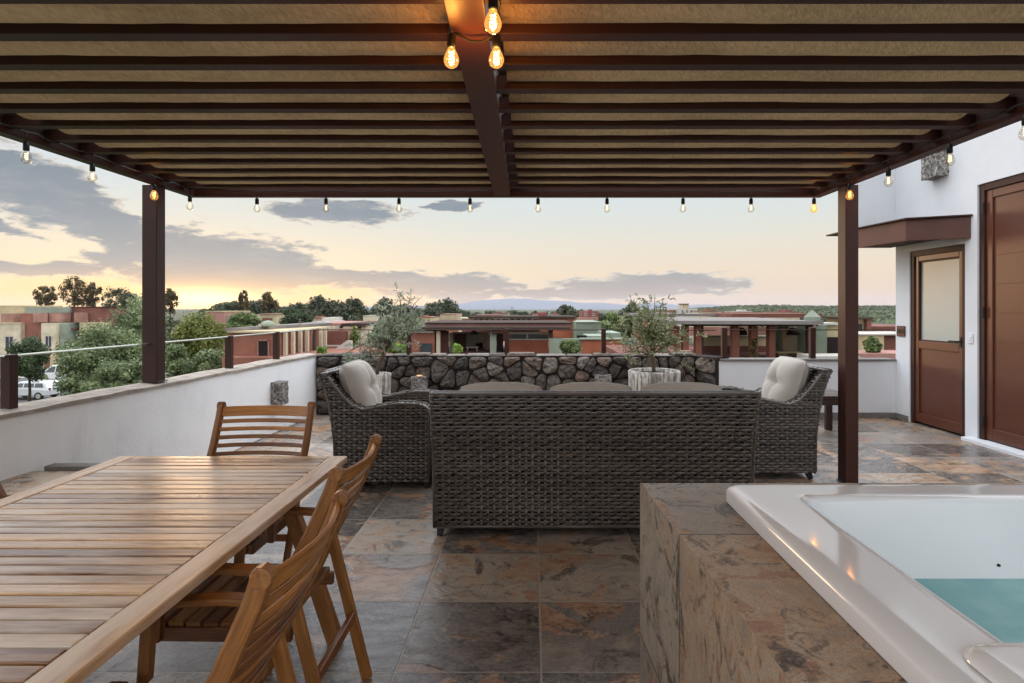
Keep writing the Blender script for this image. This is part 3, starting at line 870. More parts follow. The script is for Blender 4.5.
seats = [((-.575, 1.475), 180, 'slatted teak chair nearest the camera, drawn up to the long side of the table'),
         ((-.672, 2.235), 180, 'slatted teak chair on the long side of the table, nearer the wicker armchair'),
         ((-1.475, 3.33), -90, 'slatted teak chair at the far head of the table, its whole backrest showing'),
         ((-2.50, 2.47), 0, 'slatted teak chair on the parapet side of the table, only its edge showing')]
for i, ((x, y), rz, lab) in enumerate(seats):
    c = ch0 if i == 0 else copy_tree(ch0)
    c.location = (x, y, .002); c.rotation_euler = (0, 0, R(rz)); c['label'] = lab
# ============================================================ WICKER LOUNGE SEATS
OUT = [(0, .06), (-.004, .2), (-.012, .38), (-.03, .55), (-.055, .70), (-.09, .83), (-.14, .955)]     # back line, bottom to top
ARM = [(-.14, .955), (-.085, .957), (-.03, .875), (.05, .775), (.13, .69), (.22, .655), (.30, .667), (.40, .69), (.52, .705), (.64, .703), (.72, .69), (.76, .665), (.775, .62)]
def interp(T, k, axis):       # value of the other coordinate at k along a monotone table
    o = 1 - axis
    for p, q in zip(T, T[1:]):
        lo, hi = sorted((p[axis], q[axis]))
        if lo - 1e-9 <= k <= hi + 1e-9:
            s = (k - p[axis]) / ((q[axis] - p[axis]) or 1e-9); return p[o] + (q[o] - p[o]) * s
    return T[0][o] if abs(k - T[0][axis]) < abs(k - T[-1][axis]) else T[-1][o]
def weave(mb, S, L, Hh, mask, seed, pitch=.0245, warp=.042, amp=.0045, hw=.0088):
    rr = random.Random(seed)
    rows = int(round(Hh / pitch)); cols = int(round(L / warp))
    sub = 3; nu = cols * sub
    for r in range(rows):
        vv = (r + .5) * Hh / rows
        jit = rr.uniform(-.0025, .0025); tr = rr.random()
        ph = rr.uniform(-.16, .16)
        vs, fs, gs, ok = [], [], [], []
        o = rr.random() * 30
        for i in range(nu + 1):
            u = i / nu * L
            off = amp * math.cos(math.pi * (u / L * cols + r + ph))
            wob = .0026 * mnoise.noise(Vector((u * 14, r * 3.1, seed)))
            for k, (dv, dn) in enumerate(((-hw, -.002), (-hw * .45, .0012), (hw * .45, .0012), (hw, -.002))):
                p, n = S(u, vv + dv + jit + wob)
                vs.append(p + n * (off + dn)); gs.append((u + o, dv + r * .37, off))
            ok.append(mask(u, vv))
        for i in range(nu):
            if ok[i] and ok[i + 1]:
                for k in range(3):
                    a = 4 * i + k; fs.append((a, a + 4, a + 5, a + 1))
        if fs: 
            base = len(mb.v)
            mb.add(vs, fs, tr * .55 + .25, gs)
            # each visible length of strand has a tone of its own
            nf = len(fs)
            for q in range(nf):
                mb.t[-nf + q] = min(1, max(0, tr * .5 + .25 + .5 * (((q // (3 * sub * 2)) * 7919 + r * 104729) % 97 / 97 - .5)))
    for c in range(cols):
        u = (c + .5) * L / cols
        vs, fs, gs = [], [], []
        m = rows * 2
        keep = []
        for i in range(m + 1):
            vv = i / m * Hh
            off = -amp * .8 * math.cos(math.pi * (u / L * cols + vv / Hh * rows - .5))
            for du in (-.007, .007):
                p, n = S(u + du, vv); vs.append(p + n * off); gs.append((vv, du, off))
            keep.append(mask(u, vv))
        for i in range(m):
            if keep[i] and keep[i + 1]: fs.append((2 * i, 2 * i + 1, 2 * i + 3, 2 * i + 2))
        if fs: mb.add(vs, fs, rr.uniform(0, .4), gs)
def pillow(mb, W, Hh, T, M4, n=26, tufts=((0, 0),), seed=1, pw=2.6, cv=.045):
    # a plump seam-edged cushion W x Hh, thickness T, with button dents; M4 places it
    for side in (1, -1):
        v, f = [], []
        for j in range(n + 1):
            for i in range(n + 1):
                a, b = i / n * 2 - 1, j / n * 2 - 1
                pr = max(0, (1 - abs(a) ** pw)) ** .55 * max(0, (1 - abs(b) ** pw)) ** .55
                z = T / 2 * pr
                for (tx, ty) in tufts:
                    d = math.hypot((a - tx) * W / 2, (b - ty) * Hh / 2)
                    z -= .055 * math.exp(-(d / .06) ** 2) * T / .2
                    ang = math.atan2((b - ty) * Hh, (a - tx) * W)
                    z -= .016 * math.exp(-((d - .09) / .09) ** 2) * (.5 + .5 * math.cos(4 * ang)) ** 3 * T / .2
                z += .007 * mnoise.noise(Vector((a * 2.2 + seed * 5, b * 2.2, side))) * pr
                cx = 1 - cv * abs(b) ** 3; cy = 1 - cv * abs(a) ** 3
                v.append(M4 @ Vector((a * W / 2 * cx, b * Hh / 2 * cy, side * max(z, .0005))))
        for j in range(n):
            for i in range(n):
                q = (j * (n + 1) + i, j * (n + 1) + i + 1, (j + 1) * (n + 1) + i + 1, (j + 1) * (n + 1) + i)
                f.append(q if side > 0 else q[::-1])
        mb.add(v, f, .5)
def pillow_edge(W, Hh, M4, n=12, cv=.045):
    pts = []
    for k in range(4 * n):
        s, e = divmod(k, n); u = e / n * 2 - 1
        a, b = ((u, -1), (1, u), (-u, 1), (-1, -u))[s]
        cx = 1 - cv * abs(b) ** 3; cy = 1 - cv * abs(a) ** 3
        pts.append(M4 @ Vector((a * W / 2 * cx, b * Hh / 2 * cy, 0)))
    return pts
def lounge(name, label, cat, loc, rz, W, ncush, group=None, back_z=1.0, seed=1, pitch=.0245, cush_lift=.0):
    r = thing(name, label, cat, loc, rz, group)
    hw = W / 2; A = .13
    # solid dark body behind the weave
    ins = .012
    side = [(x + (ins if x < .5 else -ins), z) for x, z in OUT] + [(x, z - .014) for x, z in ARM[1:]] + [(.763, .06)]
    for s in (-1, 1):
        m = MB(); y0, y1 = sorted((s * (hw - ins), s * (hw - A + ins))); m.sideprism(side, y0, y1); build('arm_core', m, M['shell'], r)
    m = MB()
    bk = [(x + ins, z) for x, z in OUT] + [(x + .09, z - .01) for x, z in reversed(OUT)]
    m.sideprism(bk, -hw + A - .005, hw - A + .005); build('back_core', m, M['shell'], r)
    m = MB(); m.box(.03, .745, -hw + A - .004, hw - A + .004, .075, .33); build('seat_base', m, M['shell'], r)
    # woven skins
    def armtop(x): return interp(ARM, x, 0) if x <= .775 else 0
    m = MB()
    XB = -.16; L = .93; Z0 = .06
    for s in (-1, 1):
        for face in (0, 1):
            yy = s * (hw if face == 0 else hw - A); nn = Vector((0, s if face == 0 else -s, 0))
            zlo = Z0 if face == 0 else .40
            def S(u, v, yy=yy, nn=nn, zlo=zlo): return Vector((XB + u, yy, zlo + v)), nn
            def mask(u, v, zlo=zlo):
                x, z = XB + u, zlo + v
                if x > .772 or z > .955: return False
                return x >= interp(OUT, z, 1) - .012 and z <= armtop(max(x, -.14)) + .012
            weave(m, S, L, .90 if face == 0 else .56, mask, seed + s + face * 7, pitch)
        # arm front and top
        def S2(u, v, s=s):
            y = s * (hw - A) + s * u
            return Vector((.772, y, Z0 + v)), Vector((1, 0, 0))
        weave(m, S2, A, .60, lambda u, v: True, seed + 20 + s, pitch)
        path = [Vector((x, 0, z)) for x, z in ARM]
        cum = [0]
        for a, b in zip(path, path[1:]): cum.append(cum[-1] + (b - a).length)
        def S3(u, v, s=s, path=path, cum=cum):
            v = min(max(v, 0), cum[-1] - 1e-6); k = max(i for i in range(len(cum) - 1) if cum[i] <= v)
            f_ = (v - cum[k]) / (cum[k + 1] - cum[k]); p = path[k].lerp(path[k + 1], f_); d = (path[k + 1] - path[k]).normalized()
            return Vector((p.x, s * (hw - A) + s * u, p.z)), Vector((-d.z, 0, d.x))
        weave(m, S3, A, cum[-1], lambda u, v: True, seed + 30 + s, pitch)
    build('arm_weave', m, M['wicker'], r)
    m = MB()
    path = [Vector((x, 0, z)) for x, z in OUT]; cum = [0]
    for a, b in zip(path, path[1:]): cum.append(cum[-1] + (b - a).length)
    def SB(u, v):
        v = min(max(v, 0), cum[-1] - 1e-6); k = max(i for i in range(len(cum) - 1) if cum[i] <= v)
        f_ = (v - cum[k]) / (cum[k + 1] - cum[k]); p = path[k].lerp(path[k + 1], f_); d = (path[k + 1] - path[k]).normalized()
        # a slight bow across the width and flare at the corners
        fl = .016 * abs((u - hw) / hw) ** 6 * (v / cum[-1]) ** 2
        return Vector((p.x - fl, -hw + u, p.z)), Vector((-d.z, 0, d.x))
    weave(m, SB, W, cum[-1], lambda u, v: True, seed + 50, pitch)
    def ST(u, v):
        return Vector((-.142 + v, -hw + u, .957)), Vector((0, 0, 1))
    weave(m, ST, W, .085, lambda u, v: True, seed + 60, .0283)
    def SI(u, v):
        v = min(max(v, 0), .5); x = interp(OUT, .955 - v, 1) + .098
        return Vector((x, -hw + A + u, .955 - v)), Vector((1, 0, .3))
    weave(m, SI, W - 2 * A, .5, lambda u, v: True, seed + 70, pitch)
    build('back_weave', m, M['wicker'], r)
    # braided edges: rolled rims round the sides and along the top
    m = MB()
    for s in (-1, 1):
        for yy in (s * (hw - .004),):
            m.tube([(x, yy, z) for x, z in OUT] + [(x, yy, z + .002) for x, z in ARM[1:]] + [(.772, yy, .06)], .0105, 7, .45)
        m.tube([(x, s * (hw - A + .004), z + .002) for x, z in ARM[3:]] + [(.772, s * (hw - A + .004), .06)], .0105, 7, .45)
    m.tube([(-.14, -hw, .957), (-.14, hw, .957)], .0125, 8, .45); m.tube([(-.06, -hw, .957), (-.06, hw, .957)], .010, 8, .45)
    m.tube([(0.0, -hw, .066), (0.0, hw, .066)], .011, 8, .4)
    build('rim_braid', m, M['wicker'], r, 0, True)
    for x in (.05, .71):
        for s in (-1, 1):
            m = MB(); m.sweep([(x + (.02 if x > .3 else -.0), s * (hw - .045), .075), (x + (.05 if x > .3 else -.03), s * (hw - .035), .002)], .055, .05, (0, 1, 0), None, 0, [1, .65]); build('leg', m, M['black'], r, .004)
    # cushions
    iw = (W - 2 * A) / ncush
    for k in range(ncush):
        cy = -hw + A + iw * (k + .5)
        Mx = Matrix.Translation((.46, cy, .425)) @ Matrix.Diagonal((1, 1, 1, 1))
        m = MB(); pillow(m, .68, iw - .01, .20, Mx, 22, (), seed + k, 6)
        c = build('seat_cushion', m, M['cushion'], r, 0, True)
        m = MB(); m.tube(pillow_edge(.68, iw - .01, Mx), .006, 6, .5, True); build('piping', m, M['cushion'], c, 0, True)
        tl = R(-108)
        Mb = Matrix.Translation((.088 if ncush == 1 else .19, cy, .735 + cush_lift)) @ Matrix.Rotation(tl, 4, 'Y') @ Matrix.Rotation(R(180), 4, 'Z')
        # local x of the pillow runs up the back
        m = MB(); pillow(m, .52, iw - .005, .27, Mb, 28, ((0, -.02),) if ncush == 1 else ((0, 0),), seed + 3 + k, 3.2, (.045 if ncush == 1 else .125))
        c = build('back_cushion', m, M['cushion'], r, 0, True)
        m = MB(); m.tube(pillow_edge(.52, iw - .005, Mb, 12, (.045 if ncush == 1 else .125)), .0065, 6, .5, True); build('piping', m, M['cushion'], c, 0, True)
    return r
sofa = lounge('wicker_sofa', 'wide grey-brown wicker sofa seen from behind, with pale cushions above its back', 'sofa', (.40, 3.965, 0), R(90), 2.09, 3, None, seed=1, cush_lift=.012)
G = 'wicker armchairs facing each other beyond the sofa'
a1 = lounge('wicker_armchair', 'grey-brown wicker armchair beside the white parapet, its pale tufted cushion facing right', 'armchair', (-1.625, 5.43, 0), 0, .86, 1, G, seed=101, cush_lift=.035)
a2 = lounge('wicker_armchair', 'grey-brown wicker armchair near the brown pergola post, its pale tufted cushion facing left', 'armchair', (2.465, 5.70, 0), R(180), .86, 1, G, seed=201, cush_lift=.045)

# round striped pouf between armchair and sofa
t = thing('pouf', 'round black and white striped pouf half hidden between the left armchair and the sofa', 'pouf', (-.56, 5.45, 0))
m = MB(); m.lathe([(.20, .003), (.28, .03), (.315, .12), (.32, .22), (.30, .33), (.24, .39), (.001, .40)], 40, t.location)
mt, nt = material('striped_fabric')
sp = nt.node('ShaderNodeSeparateXYZ'); nt.l.new(geopos(nt), sp.inputs[0])
st = nt.m('GREATER_THAN', nt.m('FRACT', nt.m('MULTIPLY', sp.outputs[2], 28)), .5)
setb(nt, nt.mix(st, H('#2c2a2a'), H('#c5c1ba')), .9, .1)
wpart('cover', m, mt, t, 0, True)
m = MB(); m.lathe([(.17, .405), (.25, .42), (.265, .45), (.24, .485), (.15, .50), (.001, .502)], 32, t.location); wpart('top_cushion', m, M['cushion'], t, 0, True)

# dark wooden side table by the white low wall
t = thing('side_table', 'small dark wooden side table behind the right armchair near the white low wall', 'side table', (3.38, 7.2, 0))
m = MB()
for i in range(5): m.box(3.10, 3.72, 6.9 + i * .12 + .003, 6.9 + i * .12 + .117, .465, .495)
wpart('tabletop', m, M['darkwood'], t, .004)
m = MB(); m.box(3.14, 3.68, 6.925, 6.95, .385, .462); m.box(3.14, 3.68, 7.45, 7.475, .385, .462); m.box(3.14, 3.165, 6.95, 7.45, .385, .462); m.box(3.655, 3.68, 6.95, 7.45, .385, .462); wpart('apron', m, M['darkwood'], t, .003)
for x in (3.14, 3.61):
    for y in (6.925, 7.405):
        m = MB(); m.box(x, x + .07, y, y + .07, .003, .384); wpart('leg', m, M['darkwood'], t, .004)

# ============================================================ HOT TUB
t = thing('hot_tub', 'white acrylic hot tub half filled with teal water in a slate tiled surround', 'hot tub', (1.7, 1.2, 0))
m = MB()
def lf(y): return .432 + (2.42 - y) * .042
IX0, IX1, IY0, IY1 = .80, 2.84, .0, 2.12       # hole for the tub
m.prism([(lf(-.4), -.4), (lf(2.42), 2.42), (IX0, 2.42), (IX0, -.4)][::-1], .003, .80)
m.prism([(IX0, IY1), (IX0, 2.42), (3.3, 2.42), (3.3, IY1)][::-1], .003, .80)
m.prism([(IX0, -.4), (IX0, IY0), (IX1, IY0), (IX1, -.4)][::-1], .003, .80)
m.prism([(IX1, -.4), (IX1, IY1), (3.3, IY1), (3.3, -.4)][::-1], .003, .80)
wpart('tiled_surround', m, M['tile_tub'], t)
def rrect(x0, x1, y0, y1, r, z, n=8):
    pts = []
    for cx, cy, a0 in ((x1 - r, y0 + r, -90), (x1 - r, y1 - r, 0), (x0 + r, y1 - r, 90), (x0 + r, y0 + r, 180)):
        for k in range(n + 1):
            a = R(a0 + 90 * k / n); pts.append((cx + r * math.cos(a), cy + r * math.sin(a), z))
    return pts
rings = [rrect(.700, 2.96, -.1, 2.215, .04, .8025), rrect(.700, 2.96, -.1, 2.215, .04, .838), rrect(.7025, 2.9575, -.0975, 2.2125, .04, .8475), rrect(.710, 2.95, -.09, 2.205, .04, .8555),
         rrect(.722, 2.938, -.078, 2.193, .04, .8605), rrect(.738, 2.922, -.062, 2.177, .04, .862), rrect(.76, 2.90, -.04, 2.155, .04, .862),
         rrect(.87, 2.80, .06, 2.08, .05, .862), rrect(.893, 2.78, .08, 2.062, .055, .862), rrect(.903, 2.77, .09, 2.052, .06, .859), rrect(.910, 2.763, .097, 2.045, .065, .850), rrect(.914, 2.76, .10, 2.041, .07, .838), rrect(.922, 2.753, .107, 2.03, .07, .80),
         rrect(.95, 2.72, .14, 1.99, .10, .66), rrect(.985, 2.69, .17, 1.95, .14, .50), rrect(1.05, 2.62, .24, 1.88, .2, .36), rrect(1.2, 2.47, .4, 1.72, .22, .32)]
v, f = [], []
N = len(rings[0])
for rg in rings: v += rg
for i in range(len(rings) - 1):
    for k in range(N): f.append((i * N + k, i * N + (k + 1) % N, (i + 1) * N + (k + 1) % N, (i + 1) * N + k))
f.append(tuple((len(rings) - 1) * N + k for k in range(N)))
m = MB(); m.add(v, f, .5)
wpart('basin', m, M['acrylic'], t, 0, True)
m = MB()
hp = [rrect(.782, 1.36, .62, 1.135, .055, .8635), rrect(.785, 1.357, .623, 1.132, .055, .872), rrect(.795, 1.347, .633, 1.122, .05, .879), rrect(.815, 1.327, .653, 1.102, .045, .8815)]
v = []; f = []
for rg in hp: v += rg
for i in range(3):
    for k in range(N): f.append((i * N + k, i * N + (k + 1) % N, (i + 1) * N + (k + 1) % N, (i + 1) * N + k))
f.append(tuple(3 * N + k for k in range(N)))
m.add(v, f, .5); wpart('headrest', m, M['acrylic'], t, 0, True)
m = MB(); rg = rrect(.952, 2.715, .145, 1.985, .1, .615); m.add(rg, [tuple(range(N))], .5); wpart('water_surface', m, M['water'], t)
m = MB(); m.tube([(1.533, 1.984, .655), (1.533, 1.994, .655)], .0045, 10); wpart('overflow_hole', m, M['black'], t)

# ============================================================ POTTED OLIVE TREES
def leaf(mb, p, d, L, w, tint, rr):
    d = d.normalized(); a = d.orthogonal().normalized(); a = Matrix.Rotation(rr.uniform(0, 6.28), 3, d) @ a
    n = d.cross(a) * L * .08
    v = [p, p + d * L * .45 + a * w / 2 + n, p + d * L, p + d * L * .45 - a * w / 2 + n]
    mb.add(v, [(0, 1, 2, 3)], tint, [(0, 0, 0)] * 4)
def olive(root, base, trunk_pts, boughs, seed, lat, bark, leafL=.055, dens=1.0, spread=.22):
    rr = random.Random(seed)
    m = MB(); n = len(trunk_pts)
    m.tube(trunk_pts, [.028 - .012 * i / (n - 1) for i in range(n)], 8)
    lv = MB()
    top = Vector(trunk_pts[-1])
    for (tip, k) in boughs:
        tip = Vector(tip)
        st = Vector(trunk_pts[rr.randint(max(1, n - 3), n - 1)])
        mid = st.lerp(tip, .5) + Vector((rr.uniform(-.06, .06), rr.uniform(-.06, .06), rr.uniform(0, .06)))
        path = [st, st.lerp(mid, .5) + Vector((rr.uniform(-.02, .02),) * 3), mid, mid.lerp(tip, .5) + Vector((rr.uniform(-.03, .03), rr.uniform(-.03, .03), .02)), tip]
        m.tube(path, [.012, .009, .007, .005, .002], 6)
        for q in range(int(k * dens)):      # twigs
            s = rr.uniform(.22, 1.0); i = min(3, int(s * 4)); p = path[i].lerp(path[i + 1], s * 4 - i)
            d = Vector((rr.gauss(0, 1), rr.gauss(0, 1), rr.gauss(.35, .8))).normalized()
            tl = rr.uniform(.4, 1.2) * spread
            e = p + d * tl
            m.tube([p, p.lerp(e, .5) + Vector((0, 0, .012)), e], [.003, .0022, .001], 4)
            tb = rr.random()
            for z in range(13):
                s2 = rr.uniform(.15, 1.05); pp = p.lerp(e, s2)
                ld = (d * .7 + Vector((rr.gauss(0, .7), rr.gauss(0, .7), rr.gauss(0, .7)))).normalized()
                leaf(lv, pp, ld, leafL * rr.uniform(.7, 1.25), leafL * .27, min(1, max(0, tb * .6 + rr.uniform(-.05, .45))), rr)
    t_ = wpart('trunk', m, bark, root, 0, True)
    wpart('crown', lv, lat, root)
M['oliveleaf'] = mat_leaf('olive_leaf', H('#56603c'), H('#b3b98f'))
M['oliveleaf2'] = mat_leaf('olive_leaf_grey', H('#5b6852'), H('#b4bda8'))
px_, py_ = 1.595, 7.90
t = thing('olive_pot', 'wide round whitewashed pot in front of the stone wall at the right', 'pot', (px_, py_, 0))
m = MB(); prof = [(.27, .002), (.325, .10), (.33, .60), (.335, .675), (.32, .69), (.295, .682), (.29, .64), (.001, .64)]
m.lathe(prof, 64, (0, 0, 0))
for i in range(len(m.v)):
    x, y, z = m.v[i]; a = math.atan2(y, x); rr_ = math.hypot(x, y)
    if rr_ > .3 and z < .68:
        k = 1 + .010 * math.cos(a * 32) + .012 * mnoise.noise(Vector((x * 9, y * 9, z * 3))); m.v[i] = (x * k, y * k, z)
build('pot_body', m, M['pot'], t, 0, True)
m = MB(); m.lathe([(.29, .645), (.2, .655), (.001, .66)], 24); build('soil', m, M['soil'], t, 0, True)
t = thing('olive_tree', 'slender olive tree with thin silvery crown growing in the wide white pot', 'tree', (px_, py_, .64))
bo = []
rr = random.Random(21)
for px, py, k in ((612, 328, 6), (618, 356, 6), (628, 362, 4), (685, 352, 6), (676, 360, 4), (622, 325, 7), (617, 345, 6), (635, 312, 9), (648, 303, 8), (652, 294, 4), (658, 300, 4), (668, 314, 9), (680, 325, 8), (688, 332, 6), (640, 335, 9), (662, 330, 9), (650, 320, 11), (632, 350, 5), (675, 345, 6), (655, 345, 6), (645, 325, 8), (665, 320, 8)):
    q = P(px, py, 7.9); bo.append(((q.x, 7.9 + rr.uniform(-.32, .32), q.z), k))
olive(t, None, [(px_, py_, .62), (px_ - .01, py_, .75), (px_ - .035, py_ + .01, .88), (px_ - .03, py_, 1.02), (px_ - .02, py_, 1.15)], bo, 5, M['oliveleaf'], M['bark'], .066, 1.35, .24)
p2 = P(376, 0, 7.75).x
t = thing('olive_pot', 'narrow tall whitewashed pot behind the left armchair, against the stone wall', 'pot', (p2, 7.75, 0))
m = MB(); m.lathe([(.16, .002), (.175, .1), (.19, .60), (.195, .655), (.185, .665), (.165, .655), (.16, .62), (.001, .62)], 40); build('pot_body', m, M['pot'], t, 0, True)
m = MB(); m.lathe([(.16, .625), (.001, .635)], 20); build('soil', m, M['soil'], t, 0, True)
t = thing('olive_tree', 'loose grey-green olive tree in the narrow pot, bare twigs reaching above the rooftops', 'tree', (p2, 7.75, .62))
bo = []
for px, py, k in ((352, 352, 6), (362, 362, 6), (378, 350, 9), (395, 335, 12), (410, 330, 11), (405, 320, 9), (388, 342, 10), (372, 340, 6), (420, 335, 6), (403, 308, 5), (399, 300, 3), (413, 303, 3), (424, 296, 3), (404, 293, 2), (420, 305, 3), (392, 322, 8), (382, 330, 7), (366, 352, 6)):
    q = P(px, py, 7.8); bo.append(((q.x, 7.8 + rr.uniform(-.3, .3), q.z), k))
olive(t, None, [(p2, 7.75, .6), (p2 + .03, 7.76, .75), (p2 + .10, 7.78, .92), (p2 + .17, 7.8, 1.08), (p2 + .24, 7.8, 1.22)], bo, 6, M['oliveleaf2'], M['bark'], .064, 1.5, .24)
HAZE = 0.0001
# ============================================================ THE NEIGHBOURHOOD
GZ = -6.0
M['grass'] = mat_plain('lawn', H('#4e5f35'), 0.95, 0.4, 2.0, 0.6, 8, 0.05, 0.1)
M['earth'] = mat_plain('dry_ground', H('#4c513e'), 0.95, 0.45, 0.05, 0, spec=0.1)
M['asphalt'] = mat_plain('asphalt', H('#5c5b5b'), 0.9, 0.15, 1.0, 0.3, 20, 0.01, 0.3)
M['kerb'] = mat_plain('kerb_concrete', H('#a5a19a'), 0.9, 0.15, 2, 0, spec=0.2)
def wallmat(n, h): 
    M[n] = mat_plain(n, H(h), 0.9, 0.28, 0.9, 0.25, 12, 0.01, 0.15)
for n, h in (('terracotta', '#8d5f50'), ('orange', '#a5644a'), ('redbrown', '#7a5248'), ('cream', '#b9aa89'), ('paleyellow', '#c4b9a0'), ('mint', '#8f998a'), ('pinkwall', '#a27c6e'), ('greyroof', '#7e7875'),
             ('darkroof', '#453833'), ('brownroof', '#80625a'), ('beigestone', '#b0a087'), ('offwhite', '#bbb6ae'), ('darkdoor', '#2b2524'), ('rust', '#8d6552'), ('brickred', '#86544e'), ('pinkledge', '#a37a70'), ('greenwall', '#7b8675')):
    wallmat(n, h)
mt, nt = material('window_glass'); setb(nt, H('#3c4146'), 0.1, 0.6); M['wglass'] = mt

def ground_sheet():
    m = MB(); S = 4000
    m.add([(-S, -400, GZ), (S, -400, GZ), (S, 4000, GZ), (-S, 4000, GZ)], [(0, 1, 2, 3)], .5)
    tag(build('ground', m, M['earth']), kind='structure')
ground_sheet()
# the street on the left with its kerb and verge
m = MB(); m.add([(-90, 46.8, GZ + .004), (-16, 46.8, GZ + .004), (-16, 64, GZ + .004), (-90, 64, GZ + .004)], [(0, 1, 2, 3)], .5); tag(build('street', m, M['asphalt']), kind='structure')
m = MB(); m.box(-90, -16, 46.5, 46.79, GZ + .002, GZ + .13); m.box(-90, -16, 64.01, 64.3, GZ + .002, GZ + .13); tag(build('kerb', m, M['kerb'], None, .02), kind='structure')
m = MB(); m.add([(-90, 30, GZ + .006), (-8, 30, GZ + .006), (-8, 46.49, GZ + .006), (-90, 46.49, GZ + .006)], [(0, 1, 2, 3)], .5); tag(build('lawn', m, M['grass']), kind='structure')
m = MB(); m.add([(-90, 64.31, GZ + .10), (-16, 64.31, GZ + .10), (-16, 69.5, GZ + .10), (-90, 69.5, GZ + .10)], [(0, 1, 2, 3)], .5); tag(build('pavement', m, M['kerb']), kind='structure')

def pbox(mb, x0, x1, yt, yb, Y, depth, tint=None):       # a block whose front stands Y metres off
    a = P(x0, yt, Y); b = P(x1, yb if yb is not None else 0, Y)
    z0 = GZ if yb is None else b.z
    mb.box(a.x, b.x, Y, Y + depth, z0, a.z, tint)
def bl(root, name, mat, *boxes, bevel=0.0, parent=None):
    m = MB()
    for b in boxes: pbox(m, *b)
    o = build(name, m, M[mat], parent or root, bevel, world=root.location)
    return o
def house(name, label, cat, px, Y, group=None):
    p = P(px, 0, Y); return thing(name, label, cat, (p.x, Y, GZ), 0, group)
def window(root, x0, x1, yt, yb, Y, fr='offwhite', pr=.05):
    f = MB(); a, b = P(x0, yt, Y), P(x1, yb, Y); w = min(.09, (b.x - a.x) * .12)
    f.box(a.x, a.x + w, Y - pr, Y - .003, b.z, a.z); f.box(b.x - w, b.x, Y - pr, Y - .003, b.z, a.z)
    f.box(a.x + w, b.x - w, Y - pr, Y - .003, b.z, b.z + w); f.box(a.x + w, b.x - w, Y - pr, Y - .003, a.z - w, a.z)
    cx = (a.x + b.x) / 2; f.box(cx - w / 3, cx + w / 3, Y - pr * .8, Y - .003, b.z + w, a.z - w)
    o = build('window', f, M[fr], root, world=root.location)
    g = MB(); g.box(a.x + w, b.x - w, Y - pr * .5, Y - .004, b.z + w, a.z - w); build('pane', g, M['wglass'], o, world=root.location)

# --- row of houses across the street (far left)
h = house('town_house', 'cream and terracotta flat-roofed house at the left edge across the street', 'house', 8, 70, 'houses across the street')
bl(h, 'wall', 'paleyellow', (-14, 20.5, 324, None, 70, 9)); bl(h, 'upper_wall', 'cream', (-14, 24, 305.5, 323.8, 73, 6)); bl(h, 'roof_block', 'pinkwall', (1, 12.5, 313.5, 323.7, 71, 1.9)); bl(h, 'parapet', 'cream', (-14, 21, 322.5, 323.9, 69.9, .3))
window(h, 5, 14, 336, 349, 70); window(h, 5, 14, 357, 369, 70)
h = house('town_house', 'terracotta house with cream window bay and mint parapet across the street', 'house', 45, 70, 'houses across the street')
bl(h, 'wall', 'terracotta', (20.8, 41, 313.5, None, 70.6, 8), (41, 66, 313, 324, 73, 5)); bl(h, 'parapet', 'mint', (25.5, 65.5, 307.2, 312.8, 72, 6))
bl(h, 'roof_block', 'pinkwall', (33, 44, 313.2, 322.3, 70, .55)); bl(h, 'roof_block', 'pinkwall', (49, 58, 313.2, 322.3, 70.8, 2)); bl(h, 'window_bay', 'paleyellow', (41.2, 55, 323.2, None, 69.6, 7)); bl(h, 'side_bay', 'mint', (55.2, 64, 323.2, None, 70.3, 6))
bl(h, 'porch', 'cream', (50, 55, 354, None, 68.9, .6)); bl(h, 'doorway', 'redbrown', (44.5, 49.5, 354.5, None, 69.5, .08))
window(h, 45, 52.3, 335.5, 347.5, 69.6); window(h, 56.3, 61.3, 334.5, 347, 70.3); window(h, 56.3, 61.3, 355.5, 366, 70.3)
h = house('town_house', 'dark red-brown flat-roofed house half behind the silvery trees across the street', 'house', 88, 72, 'houses across the street')
bl(h, 'wall', 'redbrown', (65.8, 106, 307.2, None, 73, 8)); bl(h, 'front_wall', 'cream', (79.5, 104, 322.5, None, 71.6, 1.3)); bl(h, 'roof_block', 'pinkwall', (74, 81.5, 312.5, 322.3, 71.8, 1.1)); bl(h, 'low_roof', 'rust', (64.5, 73, 328, 330, 71.4, 1.5)); bl(h, 'parapet', 'darkroof', (65.6, 106.2, 306.6, 307.15, 72.8, 8.3))
window(h, 66.3, 70.3, 332, 342, 72.9); window(h, 84, 92, 334, 346, 71.6)
h = house('town_house', 'pale rooftop in the distance, just left of the terracotta rooftop room', 'house', 215, 85)
bl(h, 'wall', 'pinkledge', (206, 224, 312, None, 85, 8)); bl(h, 'side_wall', 'offwhite', (224.2, 236, 315, None, 86, 8)); bl(h, 'parapet', 'cream', (205.5, 224.2, 311, 311.9, 84.9, 8))

